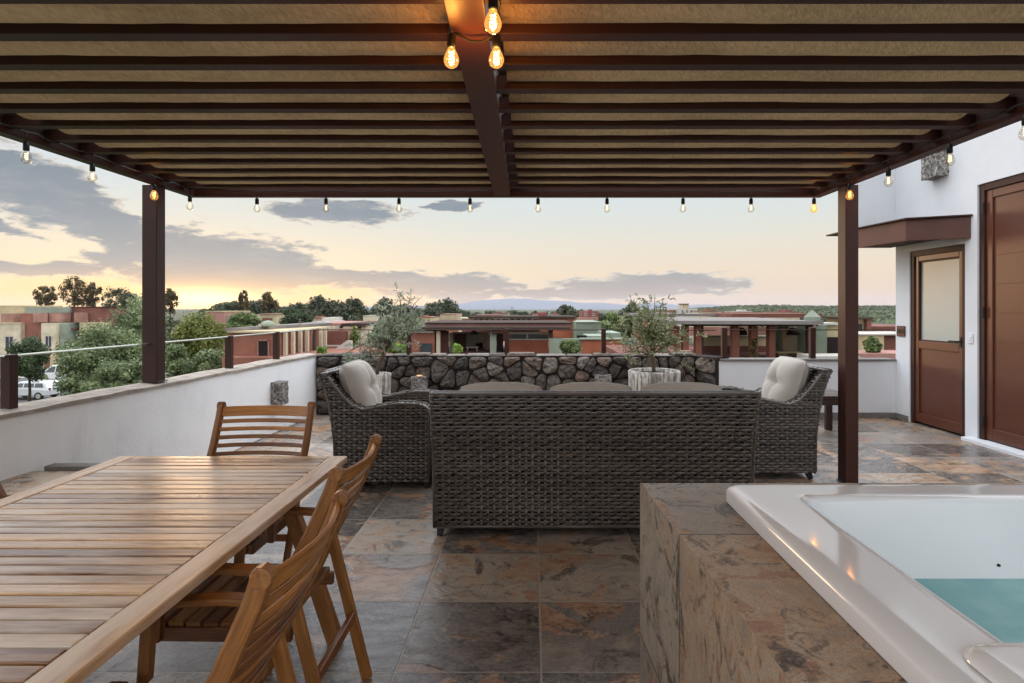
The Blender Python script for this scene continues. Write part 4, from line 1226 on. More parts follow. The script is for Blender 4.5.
# --- long terracotta house with row of cream pillars
h = house('rooftop_house', 'terracotta rooftop room with dark door and cream pillars beyond the left parapet', 'house', 285, 24)
bl(h, 'house_body', 'terracotta', (222, 344, 357.5, None, 23.2, 13))
w = bl(h, 'room_wall', 'terracotta', (228.5, 279, 333, 357.3, 24, 6))
bl(h, 'door', 'darkdoor', (258.5, 267.5, 341, 357.2, 23.94, .06), parent=h); 
m = MB()
for a in ((257.3, 258.3, 340), (267.7, 268.7, 340)): pbox(m, a[0], a[1], a[2], 357.2, 23.93, .07)
pbox(m, 257.3, 268.7, 339.8, 340.9, 23.93, .07); build('door_frame', m, M['pinkwall'], h, world=h.location)
bl(h, 'coping', 'cream', (227, 279.5, 331.3, 332.9, 23.9, 6.2))
bl(h, 'back_wall', 'redbrown', (281, 346, 331, 357, 29.2, .3))
m = MB()
a, b = P(226, 328, 23.6), P(341, 325.6, 33)       # the roof runs away from us, its front edge skewed
z1 = .72
m.add([(a.x, 23.6, z1 - .13), (b.x, 31.5, z1 - .13), (b.x - 2, 36, z1 - .13), (a.x, 31, z1 - .13), (a.x, 23.6, z1), (b.x, 31.5, z1), (b.x - 2, 36, z1), (a.x, 31, z1)],
      [(0, 3, 2, 1), (4, 5, 6, 7), (0, 1, 5, 4), (1, 2, 6, 5), (2, 3, 7, 6), (3, 0, 4, 7)], .5)
build('roof', m, M['greyroof'], h, world=h.location)
for i, px in enumerate((284.5, 292.3, 299.6, 306.5, 313.3, 320.2, 324.6, 329, 333.2, 337.2)):
    Y = 24.3 + i * .72
    c = P(px, 0, Y); m = MB(); wd = .13
    m.box(c.x - wd / 2, c.x + wd / 2, Y, Y + .16, P(0, 357, 24).z, z1 - .135); build('pillar', m, M['paleyellow'], h, world=h.location)
bl(h, 'post', 'darkroof', (312.5, 314.6, 330, 352, 27, .2))
bl(h, 'railing', 'offwhite', (299, 345, 345.2, 346.6, 28.6, .1)); window(h, 303, 310, 333, 345, 29.2)
bl(h, 'upper_ledge', 'pinkledge', (310, 343, 323.2, 325.6, 35, 6)); bl(h, 'upper_block', 'offwhite', (322, 330, 317.5, 321.3, 60, 4), (312, 329, 321.5, 324.5, 58, 5))
# roof dome
m = MB(); c = P(268, 327, 26); m.lathe([(.28, 0), (.26, .12), (.15, .22), (.001, .25)], 16, (c.x, 26, z1 + .002))
tag(build('skylight_dome', m, M['mint'], None, 0, True, loc=(c.x, 26, z1)), 'small pale dome on the grey roof of the terracotta rooftop room', 'skylight')

h = house('rooftop_shelter', 'dark flat roof on one pale yellow pillar beside the sloping white ramp wall', 'shelter', 355, 30)
bl(h, 'roof', 'darkroof', (341, 366.5, 323.4, 326.4, 30, 5)); bl(h, 'pillar', 'paleyellow', (361, 365.5, 326.6, 345, 30.2, .3)); bl(h, 'wall', 'beigestone', (343, 351, 327, 350, 33.5, .3)); bl(h, 'back_wall', 'pinkwall', (329, 343, 328.5, 346, 33, .3)); bl(h, 'floor_block', 'pinkwall', (330, 372, 350, None, 29.8, 6))
m = MB(); Y = 28; q = [P(329, 353.5, Y), P(346, 341, Y), P(350.5, 341, Y), P(350.5, 354, Y)]
m.sideprism([(p.x, p.z) for p in q], Y, Y + .35, .5); build('ramp_wall', m, M['offwhite'], h, world=h.location)

# --- central house with long brown roof
h = house('rooftop_house', 'central rooftop terrace under a long brown flat roof, with pink room and mint pillars', 'house', 490, 30)
bl(h, 'house_body', 'terracotta', (400, 566, 355, None, 29.5, 12))
bl(h, 'roof', 'brownroof', (422, 572, 323.5, 326.8, 30.6, 6)); bl(h, 'roof_edge', 'darkroof', (410, 570, 327.2, 330.2, 29.6, 6.5)); bl(h, 'roof_edge', 'darkroof', (421, 572, 322.6, 323.4, 30.5, 6.2))
bl(h, 'room_wall', 'terracotta', (411.5, 434.5, 333, 354.9, 30, 4)); bl(h, 'room_cornice', 'offwhite', (405, 433.5, 331, 332.8, 29.85, 4.3)); bl(h, 'door', 'wglass', (420, 432, 343.5, 354.8, 29.94, .055))
bl(h, 'pillar', 'paleyellow', (436.3, 440, 331, 354.8, 30, .3)); bl(h, 'brick_panel', 'redbrown', (440.5, 448, 331, 354.8, 31, .3)); bl(h, 'pillar', 'greenwall', (449.3, 452.5, 333, 354.8, 31, .25))
bl(h, 'back_wall', 'paleyellow', (452, 488, 332.2, 354.8, 34.5, .3)); bl(h, 'doorway', 'darkdoor', (476, 482.5, 342.5, 354.7, 34.4, .09)); bl(h, 'back_panel', 'redbrown', (455, 466, 334, 354.7, 34.3, .15)); bl(h, 'side_wall', 'pinkwall', (484.5, 489.5, 334, 354.7, 33, .3))
bl(h, 'pillar', 'mint', (490, 496, 331, 354.8, 30, .5)); bl(h, 'doorway', 'darkdoor', (496.8, 503, 333.5, 354.8, 31.5, .15)); bl(h, 'room_wall', 'orange', (509, 548.5, 340.5, 354.8, 31, 3)); bl(h, 'window_band', 'wglass', (511, 548, 334.4, 338.6, 31.1, .2)); bl(h, 'lintel', 'offwhite', (509, 548.5, 331.8, 334.1, 31, .3), (509, 548.5, 338.8, 340.2, 31, .3), (526.6, 528, 334.1, 338.8, 31, .3))
bl(h, 'pillar', 'mint', (549.3, 563, 338.5, 354.8, 29.7, .5)); bl(h, 'post', 'darkroof', (548.5, 553, 330.3, 338.4, 29.9, .4)); bl(h, 'post', 'darkroof', (491.5, 495.5, 330.4, 335, 29.7, .28))
for px, mn in ((474, 'pendant_lamp'),):
    m = MB(); c = P(px, 334.5, 32.5); m.lathe([(.001, .22), (.09, .2), (.18, .08), (.2, 0), (.001, .01)], 14, c); m.tube([c + Vector((0, 0, .2)), (c.x, c.y, .45)], .015, 5)
    tag(build(mn, m, M['darkdoor'], None, 0, True, loc=tuple(c)), 'dark dome pendant lamp under the long brown roof of the central rooftop', 'pendant lamp')
# table and chairs far off under that roof
t = thing('terrace_table', 'tiny white terrace table under the central brown roof', 'table', tuple(P(472, 354.8, 32.2)))
m = MB(); pbox(m, 466, 478, 347, 347.8, 32, .8); build('tabletop', m, M['offwhite'], t, world=t.location)
for px in (467, 476.5):
    m = MB(); pbox(m, px, px + 1, 347.9, 354.7, 32.1, .1); build('leg', m, M['offwhite'], t, world=t.location)

# --- long house behind it with dark roof and pillars
h = house('rooftop_house', 'long dark-roofed house behind the central one, with cream pillars and orange end wall', 'house', 520, 45)
bl(h, 'roof', 'darkroof', (468, 577, 316.4, 318.6, 45, 7)); bl(h, 'end_wall', 'orange', (540, 575.5, 319, None, 45.2, 5)); bl(h, 'wall', 'redbrown', (462, 539.6, 319, None, 49, .3)); bl(h, 'ledge', 'brownroof', (475, 500, 314.6, 316.2, 47, 4))
for px in (471, 477, 483, 488.5, 494, 500, 508, 514, 520, 525, 531, 537):
    bl(h, 'pillar', 'paleyellow', (px, px + 2.4, 318.8, 325.5, 45.6, .25))
m = MB(); pbox(m, 538, 547, 312.2, 316.2, 46, 1.5); tag(build('water_tank', m, M['brickred'], None, .05, loc=tuple(P(542, 316.2, 46))), 'dark red water tank on the roof above the orange end wall', 'water tank')
m = MB(); pbox(m, 548, 550.5, 312.4, 316.2, 46, .4); tag(build('water_tank', m, M['mint'], None, .05, loc=tuple(P(549, 316.2, 46))), 'small blue-grey tank next to the red one on the dark roof', 'water tank')
h = house('mint_house', 'stepped mint-green block with low orange and mint parapets in front, right of the orange wall', 'house', 600, 40)
bl(h, 'wall', 'greenwall', (575.8, 601, 322.5, None, 42, 6)); bl(h, 'upper_band', 'mint', (575.8, 601, 321.8, 322.4, 41.9, 6.2)); bl(h, 'low_block', 'mint', (605, 621, 333, None, 36, 4), (587, 606, 336, None, 34, 3)); bl(h, 'front_wall', 'orange', (582, 623.5, 340, None, 27, .4)); bl(h, 'wall_cap', 'mint', (580, 623.5, 338.4, 339.8, 26.9, .6)); bl(h, 'front_wall', 'mint', (624, 638.5, 339, None, 27, .4)); bl(h, 'side_wall', 'mint', (563.5, 581.5, 339, None, 27.3, .4)); bl(h, 'window', 'darkdoor', (577, 587, 335.4, 338, 33.8, .1))
# far single buildings
h = house('far_house', 'small dark red house far off against the mountains', 'house', 590, 120)
bl(h, 'wall', 'brickred', (582, 598.5, 311.2, None, 120, 8), (589, 592, 309.3, 311.1, 121, 2)); bl(h, 'base_wall', 'pinkwall', (573, 598, 317.5, None, 118, 1.8)); window(h, 584, 587, 313, 316, 120); window(h, 592, 595, 313, 316, 120)
h = house('far_house', 'brown brick rooftop block far off, left of the long dark roof', 'house', 448, 75)
bl(h, 'wall', 'beigestone', (440, 456.5, 314.5, None, 75, 6)); bl(h, 'upper_wall', 'pinkwall', (440.3, 456, 314, 314.4, 74.9, 6)); bl(h, 'lower_wall', 'rust', (440, 458, 320, None, 74.5, .4))
h = house('far_house', 'small cream rooftop box with a dark opening, left of the long dark roof', 'house', 462, 65)
bl(h, 'wall', 'paleyellow', (459, 466.2, 317.6, None, 65, 4)); bl(h, 'opening', 'darkdoor', (460.8, 463.2, 320.8, 323.4, 64.9, .15))
h = house('far_house', 'white flat-roofed building with a small tower on the skyline at right', 'house', 686, 150)
bl(h, 'wall', 'offwhite', (676.5, 697.5, 308.6, None, 150, 12)); bl(h, 'tower', 'beigestone', (683, 688.6, 304.4, 308.5, 152, 4)); bl(h, 'tower_cap', 'darkroof', (682.6, 689, 303.6, 304.3, 151.6, 5)); bl(h, 'side_wing', 'redbrown', (673.5, 676.3, 310, None, 151, 6))
for px in (681.5, 686, 690.2, 694.8): window(h, px, px + 1.9, 310, 313.4, 150)
h = house('far_house', 'pale house among the trees, left of the row of cream pillars', 'house', 268, 70)
bl(h, 'wall', 'cream', (259, 274, 314.2, None, 70, 6)); bl(h, 'lower_wall', 'redbrown', (262, 272, 318, 321, 69.9, .09)); bl(h, 'parapet', 'pinkledge', (258.6, 274.4, 313.6, 314.1, 69.8, 6.4))
h = house('far_house', 'small pale house half sunk in the trees above the shelter roof', 'house', 366, 80)
bl(h, 'wall', 'paleyellow', (363, 370, 316, None, 80, 5)); bl(h, 'parapet', 'offwhite', (362.8, 370.2, 315.5, 315.9, 79.9, 5.2))

# --- right hand house with brick pillars
h = house('rooftop_house', 'rooftop terrace with long grey roof on terracotta pillars behind the white low wall', 'house', 750, 18)
bl(h, 'house_body', 'redbrown', (640, 840, 364, None, 17.6, 9))
m = MB(); a, b = P(668, 321.6, 18), P(822, 322.4, 17.2)
m.add([(a.x, 17.6, 1.03), (b.x, 17.1, 1.03), (b.x + .5, 24, 1.03), (a.x, 24, 1.03), (a.x, 17.6, 1.13), (b.x, 17.1, 1.13), (b.x + .5, 24, 1.13), (a.x, 24, 1.13)],
      [(0, 3, 2, 1), (4, 5, 6, 7), (0, 1, 5, 4), (1, 2, 6, 5), (2, 3, 7, 6), (3, 0, 4, 7)], .5); build('roof', m, M['greyroof'], h, world=h.location)
bl(h, 'beam', 'darkroof', (684, 818, 324.3, 326.2, 18.2, .25))
bl(h, 'upper_roof', 'greyroof', (640, 735, 313.8, 316.2, 27, 5)); bl(h, 'upper_roof', 'redbrown', (732, 822, 313.6, 317.6, 25, 5))
for x0, x1 in ((674, 680), (683, 689), (696, 701.6), (733, 739.6), (751.5, 758), (769.5, 775.5)):
    bl(h, 'pillar', 'terracotta', (x0, x1, 326.4, 364, 18.3, .28))
bl(h, 'post', 'darkroof', (701.8, 703.6, 325, 364, 18.3, .25)); bl(h, 'pillar', 'rust', (785, 789.5, 326, 364, 20, .2)); bl(h, 'post', 'darkroof', (808.3, 812.8, 326.4, 364, 17.8, .2)); bl(h, 'pillar', 'pinkledge', (812.9, 816, 324, 364, 17.8, .25))  # first dark strip: right side of the pillar beside it, coloured dark
bl(h, 'back_wall', 'cream', (703, 769, 337, 346, 22.5, .3)); bl(h, 'lower_wall', 'redbrown', (703, 769, 346.2, 364, 22.3, .4)); bl(h, 'coping', 'mint', (703, 770, 336, 336.9, 22.4, .5)); bl(h, 'wall_above', 'pinkwall', (690, 770, 327, 335.8, 26, .3))
bl(h, 'stone_wall', 'beigestone', (788, 808.2, 325, 364, 19.5, .4)); bl(h, 'grey_wall', 'mint', (775, 785, 326, 364, 21, .3))
bl(h, 'side_wall', 'greenwall', (816.2, 827, 325, 364, 18.2, 3)); bl(h, 'white_band', 'offwhite', (818, 842, 323, 325, 18.4, 3)); bl(h, 'side_wall', 'cream', (827, 842, 325.2, 337, 18.6, 3)); bl(h, 'door', 'darkdoor', (826.5, 842, 337.2, 356, 18.4, .1)); bl(h, 'low_ledge', 'offwhite', (813, 860, 356.2, 364, 16.4, 1))
bl(h, 'sloping_ledge', 'pinkledge', (672, 692, 351, 364, 16.5, .3))
for i, px in enumerate((741, 793)):
    c = P(px, 335, 19.2); m = MB(); m.lathe([(.001, .24), (.1, .22), (.18, .1), (.2, 0), (.001, .01)], 14, c); m.tube([c + Vector((0, 0, .2)), (c.x, c.y, 1.02)], .012, 5)
    tag(build('pendant_lamp', m, M['darkdoor'], None, 0, True, loc=tuple(c)), ('dark dome pendant lamp between terracotta pillars under the long grey roof', 'dark dome pendant lamp in front of the beige stone wall at right')[i], 'pendant lamp')
m = MB(); c = P(817, 321, 17.6); m.lathe([(.24, 0), (.25, .1), (.02, .30), (.001, .31)], 4, (c.x, 17.9, 1.135)); tag(build('roof_skylight', m, M['mint'], None, loc=(c.x, 17.9, 1.135)), 'pale pyramid skylight on the grey roof over the terracotta pillars', 'skylight')
t = thing('terrace_table', 'small pale table before the beige stone wall on the right hand rooftop', 'table', tuple(P(792, 364, 19)))
m = MB(); pbox(m, 779, 803, 352.2, 353.3, 18.9, .7); build('tabletop', m, M['cream'], t, world=t.location)
for px in (780, 800.5):
    m = MB(); pbox(m, px, px + 1.6, 353.4, 364, 19, .1); build('leg', m, M['cream'], t, world=t.location)
h = house('rooftop_house', 'cream house with dark roof and red-brown parapets just right of the brown pergola post', 'house', 875, 30)
bl(h, 'roof', 'darkroof', (852, 873, 317.2, 319, 30, 4)); bl(h, 'upper_wall', 'cream', (855, 866.5, 319.2, 334, 30.5, 3)); bl(h, 'post', 'redbrown', (867, 871.5, 319.2, 334, 30.2, .4)); bl(h, 'parapet', 'redbrown', (872, 930, 326.4, 333.6, 31, 5)); bl(h, 'wall', 'cream', (846, 884, 335.4, None, 27, 3)); bl(h, 'wall_cap', 'offwhite', (846, 930, 333.9, 335.2, 26.9, 3)); bl(h, 'wall', 'redbrown', (884.2, 930, 335.4, None, 27.2, 3)); bl(h, 'ledge', 'pinkledge', (846, 930, 353.5, None, 24, 2)); window(h, 857.5, 861.5, 324, 332, 30.5, 'darkroof')

# houses scattered among the trees farther off
hr = random.Random(12)
for i, (px, top, wd, Y, c1, c2, lab) in enumerate((
    (318, 318.5, 12, 95, 'beigestone', 'rust', 'low beige house behind the grey roof of the pillar house'),
    (345, 317, 9, 105, 'cream', 'brownroof', 'cream house with a brown roof edge behind the dark shelter'),
    (386, 317.5, 9, 100, 'pinkwall', 'offwhite', 'pinkish house partly behind the loose potted olive'),
    (424, 317.5, 14, 85, 'cream', 'terracotta', 'cream house with terracotta upper block left of the brick rooftop block'),
    (500, 313.6, 16, 100, 'beigestone', 'brownroof', 'beige house just above the middle of the long dark roof'),
    (536, 313, 8, 110, 'pinkwall', 'darkroof', 'small pink house above the dark roof, left of the red tank'),
    (556, 314.5, 7, 105, 'offwhite', 'brickred', 'little white house left of the compact skyline tree'),
    (646, 313.5, 12, 110, 'terracotta', 'cream', 'terracotta house seen through the olive in the white pot'),
    (664, 311.5, 10, 130, 'beigestone', 'brownroof', 'beige house left of the white building with the tower'),
    (712, 311.5, 18, 120, 'cream', 'rust', 'cream house right of the white building with the tower'),
    (745, 311.8, 14, 125, 'pinkwall', 'offwhite', 'pinkish house above the long grey roof'),
    (790, 312.3, 20, 115, 'beigestone', 'brickred', 'beige house with dark red block left of the pyramid skylight'))):
    h = house('far_house', lab, 'house', px, Y, 'far houses among the trees')
    bl(h, 'wall', c1, (px - wd / 2, px + wd / 2, top, None, Y, 8)); bl(h, 'parapet', c2, (px - wd / 2 - .3, px + wd / 2 + .3, top - .55, top - .05, Y - .15, 8.3)); bl(h, 'roof_block', c2, (px - wd * .28, px + wd * .1, top - 2.2, top - .6, Y + 2, 3))
    n = max(2, int(wd / 4))
    for k in range(n):
        x = px - wd / 2 + wd * (k + .5) / n; window(h, x - .8, x + .8, top + 1.8, top + 4.2, Y)
# roof aerials
for px, top, bot, Y, lab in ((512, 306.5, 316, 46, 'thin roof aerial standing over the middle of the long dark roof'), (560, 308, 316.4, 46.5, 'thin roof aerial right of the red water tank'), (716, 306, 314, 28, 'thin roof aerial on the grey upper roof at right'), (300, 318, 326, 28, 'thin roof aerial on the grey roof of the pillar house')):
    a, b = P(px, top, Y), P(px, bot, Y); m = MB(); m.tube([b, a], .02, 5)
    for k in range(4): z = a.z - .06 - k * .11; m.tube([(a.x - .16 + k * .02, Y, z), (a.x + .16 - k * .02, Y, z)], .01, 4)
    tag(build('roof_aerial', m, M['greyroof'], None, loc=tuple(b)), lab, 'aerial')
# ============================================================ HILL AND MOUNTAINS
def terrain(name, x0, x1, y0, y1, nx, ny, fz, mat):
    m = MB(); v = []
    for j in range(ny + 1):
        for i in range(nx + 1):
            x = x0 + (x1 - x0) * i / nx; y = y0 + (y1 - y0) * j / ny; v.append((x, y, fz(x, y)))
    f = [(j * (nx + 1) + i, j * (nx + 1) + i + 1, (j + 1) * (nx + 1) + i + 1, (j + 1) * (nx + 1) + i) for j in range(ny) for i in range(nx)]
    m.add(v, f, .5); return tag(build(name, m, mat, None, 0, True), kind='structure')
M['scrubhill'] = mat_plain('scrub_hill', H('#56613f'), 0.95, 0.5, .05, 0, spec=.05)
def hz(x, y):
    d = (y - 300) / 300
    e = max(0, min(1, (x - 90) / 110))
    return -6.3 + 8.6 * math.sin(min(1, max(0, d)) * math.pi / 2) * e * (1 + .12 * mnoise.noise(Vector((x * .012, y * .012, 2)))) + e * .8 * mnoise.noise(Vector((x * .06, y * .06, 5)))
terrain('hill', 90, 900, 300, 700, 60, 40, hz, M['scrubhill'])
M['mountain'] = mat_plain('mountain_slopes', H('#6f7480'), 1.0, 0.12, .002, 0, spec=.02)  # blue haze of distance put into the slope colour, besides the air volume
def mz(x, y):
    s = (y - 3000) / 900
    prof = 18 + 34 * math.exp(-((x - 40) / 330) ** 2) + 26 * math.exp(-((x + 250) / 260) ** 2) + 16 * math.exp(-((x - 700) / 400) ** 2) + 9 * mnoise.noise(Vector((x * .006, 1, 2))) + 4 * mnoise.noise(Vector((x * .02, 4, 2)))
    return -6.5 + prof * math.sin(min(1, s) * math.pi / 2) * (1 + .12 * mnoise.noise(Vector((x * .008, y * .01, 8))))
terrain('mountains', -1500, 2200, 3000, 3900, 160, 14, mz, M['mountain'])

# ============================================================ TREES
def crown(seed, rx, ry, rz, nl, leafs, size, open_=0.0, kind='round'):
    # leaves gathered in uneven clumps through an ellipsoid of half axes rx, ry, rz, standing on z=0
    rr = random.Random(seed); m = MB(); lobes = []
    for _ in range(nl):
        while True:
            p = Vector((rr.uniform(-1, 1), rr.uniform(-1, 1), rr.uniform(-1, 1)))
            if .25 < p.length < 1.0: break
        r = rr.uniform(.2, .38) * (1 - open_ * .62)
        lobes.append((p * (1 - r * .55), r, rr.random()))
    per = leafs // nl
    for (c, r, tb) in lobes:
        for _ in range(int(per * rr.uniform(.6, 1.4))):
            d = Vector((rr.gauss(0, 1), rr.gauss(0, 1), rr.gauss(0, 1))).normalized() * (rr.random() ** (.45 + open_ * .3)) * r * (1.25 + open_ * .9)
            p = c + d; q = Vector((p.x * rx, p.y * ry, rz + p.z * rz))
            n = (d.normalized() + Vector((rr.gauss(0, .6), rr.gauss(0, .6), rr.gauss(.2, .6)))).normalized()
            a = n.orthogonal().normalized(); a = Matrix.Rotation(rr.uniform(0, 6.3), 3, n) @ a; b = n.cross(a)
            s = size * rr.uniform(.6, 1.4)
            t = min(1, max(0, tb * .55 + rr.uniform(0, .45)))
            m.add([q - a * s / 2, q + b * s * .32, q + a * s / 2, q - b * s * .32], [(0, 1, 2, 3)], t, [(0, 0, 0)] * 4)
    return m, lobes
def tree(name, label, px, top, bot, hwpx, Y, leafmat, seed, group=None, leafs=3500, size=.26, nl=26, open_=0.0, cat='tree', barkm='barkdark', base=GZ):
    c = P(px, 0, Y); zt = P(0, top, Y).z; zb = P(0, bot, Y).z
    rx = hwpx * Y / F; rz = (zt - zb) / 2
    r = thing(name, label, cat, (c.x, Y, base), 0, group)
    m, lobes = crown(seed, rx, rx, rz, nl, leafs, size, open_)
    m.v = [(x, y, z + zb - base) for x, y, z in m.v]
    build('crown', m, M[leafmat], r)
    tm = MB(); hb = zb - base
    tm.tube([(0, 0, 0), (.05, .02, hb * .6), (.02, 0, hb + rz * .5), (0, 0, hb + rz * 1.2)], [max(.05, rx * .09), rx * .07, rx * .05, rx * .02], 8)
    rr = random.Random(seed)
    for (lc, lr, _) in lobes[:int(nl * .6)]:
        tip = Vector((lc.x * rx, lc.y * rx, hb + rz + lc.z * rz)); st = Vector((.03, 0, hb + rz * rr.uniform(.1, .9)))
        tm.tube([st, st.lerp(tip, .5) + Vector((0, 0, -.05 * rx)), tip], [rx * .03, rx * .02, rx * .006], 5)
    build('trunk', tm, M[barkm], r)
    return r
M['leaf_silver'] = mat_leaf('silver_green_leaf', H('#45552f'), H('#98a678'), .5)
M['leaf_dark'] = mat_leaf('dark_green_leaf', H('#26331f'), H('#5a6b45'))
M['leaf_mid'] = mat_leaf('mid_green_leaf', H('#3b4d2a'), H('#8a9a5c'))
M['leaf_yellow'] = mat_leaf('yellow_green_leaf', H('#465527'), H('#98984c'))
M['leaf_bright'] = mat_leaf('bright_green_leaf', H('#51702c'), H('#a3bb58'))
M['leaf_far'] = mat_leaf('far_tree_leaf', H('#333b2b'), H('#68704f'))
M['leaf_warm'] = mat_leaf('far_warm_leaf', H('#3d3723'), H('#7d6c3f'))

tree('street_tree', 'round dark green tree on the lawn in front of the silver car', 29, 337, 381, 18, 44, 'leaf_dark', 3, None, 13000, .19, 44)
tree('broadleaf_tree', 'big silvery green tree left of the dark pergola post', 104, 324, 392, 40, 34, 'leaf_silver', 5, None, 26000, .145, 80)
tree('broadleaf_tree', 'taller grey-green tree directly behind the dark pergola post', 138, 298, 385, 29, 38, 'leaf_silver', 8, None, 20000, .155, 66)
tree('broadleaf_tree', 'warm yellow-green tree right of the dark pergola post, under the setting sun', 203, 309, 378, 27, 40, 'leaf_yellow', 12, None, 20000, .155, 60)
tree('flowering_shrub', 'pale flowering shrub low beside the dark pergola post, right of it', 180, 344, 384, 19, 29, 'leaf_silver', 14, None, 9000, .12, 36, cat='shrub')
tree('flowering_shrub', 'pale flowering shrub under the yellow-green tree, left of the railing post', 212, 348, 384, 16, 29, 'leaf_silver', 15, None, 8000, .12, 30, cat='shrub')
tree('flowering_shrub', 'low silvery shrub right of the parked silver car', 84, 372, 402, 22, 32, 'leaf_silver', 16, None, 9000, .13, 36, cat='shrub')
tree('flowering_shrub', 'small pale shrub behind the roof of the silver car', 44, 373, 384, 5, 54, 'leaf_silver', 17, None, 1200, .22, 12, cat='shrub')
tree('flowering_shrub', 'dense grey-green shrub below the big silvery tree, above the parapet', 122, 358, 396, 24, 30, 'leaf_silver', 18, None, 9000, .13, 36, cat='shrub')
tree('tall_shrub', 'yellow-green columnar shrub under the dark shelter roof', 355.5, 328, 352, 5.5, 29.3, 'leaf_yellow', 19, None, 2200, .13, 18, cat='shrub')
tree('broadleaf_tree', 'wide grey-green tree behind the loose potted olive', 397, 318, 358, 30, 36, 'leaf_mid', 20, None, 18000, .15, 60)
tree('garden_shrub', 'bright green round shrub left of the pink rooftop room', 396, 341, 356, 12, 27, 'leaf_bright', 21, None, 3200, .14, 22, cat='shrub')
tree('garden_shrub', 'bright green plant in front of the central rooftop terrace', 457, 344, 355, 6, 28, 'leaf_bright', 22, None, 1500, .13, 14, cat='shrub', base=-.6)
tree('garden_shrub', 'dark green round bush before the mint wall, left of the orange parapet', 571, 338.5, 355, 10.5, 25, 'leaf_mid', 23, None, 7000, .09, 30, cat='shrub')
tree('garden_shrub', 'tiny bright plant on the end of the left parapet', 322, 346.5, 354, 5, 12, 'leaf_bright', 31, None, 700, .06, 10, cat='shrub', base=-2.0)
tree('broadleaf_tree', 'dark leafy tree behind the olive in the white pot', 611, 313, 340, 16, 60, 'leaf_mid', 24, None, 9000, .26, 36)
tree('broadleaf_tree', 'open twiggy tree rising highest behind the olive in the white pot', 629, 302, 336, 13, 62, 'leaf_far', 25, None, 2600, .34, 22, .5)
tree('broadleaf_tree', 'compact dark tree on the skyline, left of the small red house', 567, 305, 319, 9, 90, 'leaf_far', 26, None, 2500, .45, 22)
tree('wall_shrub', 'loose grey-green shrub against the cream wall right of the brown pergola post', 872.5, 334.5, 354, 8, 24.6, 'leaf_mid', 27, None, 1700, .17, 16, .4, cat='shrub', base=-1.5)
tree('wall_shrub', 'little rust-leaved shrub growing up a terracotta pillar at right', 753, 338, 358, 4.5, 17.6, 'leaf_warm', 28, None, 900, .09, 12, .4, cat='shrub', base=-1)
tree('broadleaf_tree', 'dark tree standing behind the pale house in the trees at left', 296, 308, 330, 15, 62, 'leaf_dark', 33, None, 9000, .24, 40)
tree('broadleaf_tree', 'grey-green tree in front of the sunset, left of the pale house in the trees', 243, 313, 331, 15, 60, 'leaf_mid', 34, None, 9000, .24, 40)
# tall open-crowned silhouettes on the left skyline
for px, top, bot, hw, Y, lm, sd, lab in (
    (45, 285, 306, 10, 120, 'leaf_warm', 41, 'small open tree above the roofs at the far left skyline'),
    (74, 276, 309, 12, 120, 'leaf_warm', 42, 'tallest open-crowned tree on the left skyline'),
    (93, 282, 309, 9, 122, 'leaf_warm', 43, 'open-crowned tree just right of the tallest one on the left skyline'),
    (122, 286, 312, 18, 118, 'leaf_far', 44, 'spreading open tree above the silvery tree on the left skyline'),
    (170, 288, 314, 8, 118, 'leaf_warm', 45, 'thin tree standing in the glow right of the dark pergola post'),  # orange of the low sun put into this tree's leaf colour
    (243, 290, 314, 6, 115, 'leaf_warm', 46, 'thin feathery tree nearest the setting sun'),
    (268, 293, 314, 10.5, 115, 'leaf_warm', 47, 'bushy-topped tree right of the setting sun, highest of the tree line there')):
    tree('skyline_tree', lab, px, top, bot, hw, Y, lm, sd, 'open trees on the left skyline', 2800, .34, 44, .9)
# the tree line beyond the rooftops: one kind of tree, many copies
protos = []
for i in range(4):
    r = tree('tree_line_tree', 'dark tree in the long tree line beyond the rooftops', 400, 303 + i, 330, 10 + 2 * i, 110, 'leaf_far', 60 + i, 'trees of the tree line', 4200, .40, 36, .35)
    protos.append(r)
rr = random.Random(77)
tl = []
for i in range(46):
    px = 205 + i * 5.4 + rr.uniform(-2.5, 2.5); tl.append((px, rr.uniform(100, 165), rr.uniform(.75, 1.2)))
for i in range(10): tl.append((595 + i * 8 + rr.uniform(-3, 3), rr.uniform(120, 170), rr.uniform(.6, .85)))
for i in range(8): tl.append((-8 + i * 26 + rr.uniform(-6, 6), rr.uniform(130, 160), rr.uniform(.75, .95)))
for i in range(16): tl.append((445 + i * 10 + rr.uniform(-4, 4), rr.uniform(150, 200), rr.uniform(.74, .9)))
for i in range(12): tl.append((690 + i * 14 + rr.uniform(-5, 5), rr.uniform(150, 200), rr.uniform(.55, .75)))
for i, (px, Y, s) in enumerate(tl):
    o = protos[i % 4] if i < 4 else copy_tree(protos[i % 4])
    c = P(px, 0, Y); o.location = (c.x, Y, GZ); o.rotation_euler.z = rr.uniform(0, 6.28); o.scale = (s * 1.1, s * 1.1, s)
# scrub that covers the hill: beyond counting
m = MB(); rr = random.Random(5)
for _ in range(9000):
    x = rr.uniform(120, 420); y = rr.uniform(302, 640)
    z = hz(x, y); s = rr.uniform(1.0, 3.2)
    tb = rr.random()
    for k in range(3):
        q = Vector((x + rr.gauss(0, s * .4), y + rr.gauss(0, s * .4), z + rr.uniform(0, s * .5)))
        n = Vector((rr.gauss(0, 1), rr.gauss(-.6, 1), rr.gauss(.4, 1))).normalized(); a = n.orthogonal().normalized(); b = n.cross(a); t2 = s * rr.uniform(.4, .8)
        m.add([q - a * t2 / 2, q + b * t2 * .4, q + a * t2 / 2, q - b * t2 * .4], [(0, 1, 2, 3)], min(1, tb * .6 + rr.uniform(0, .4)), [(0, 0, 0)] * 4)
tag(build('hill_scrub', m, M['leaf_far']), 'green scrub covering the low hill at the right', 'scrub', kind='stuff')

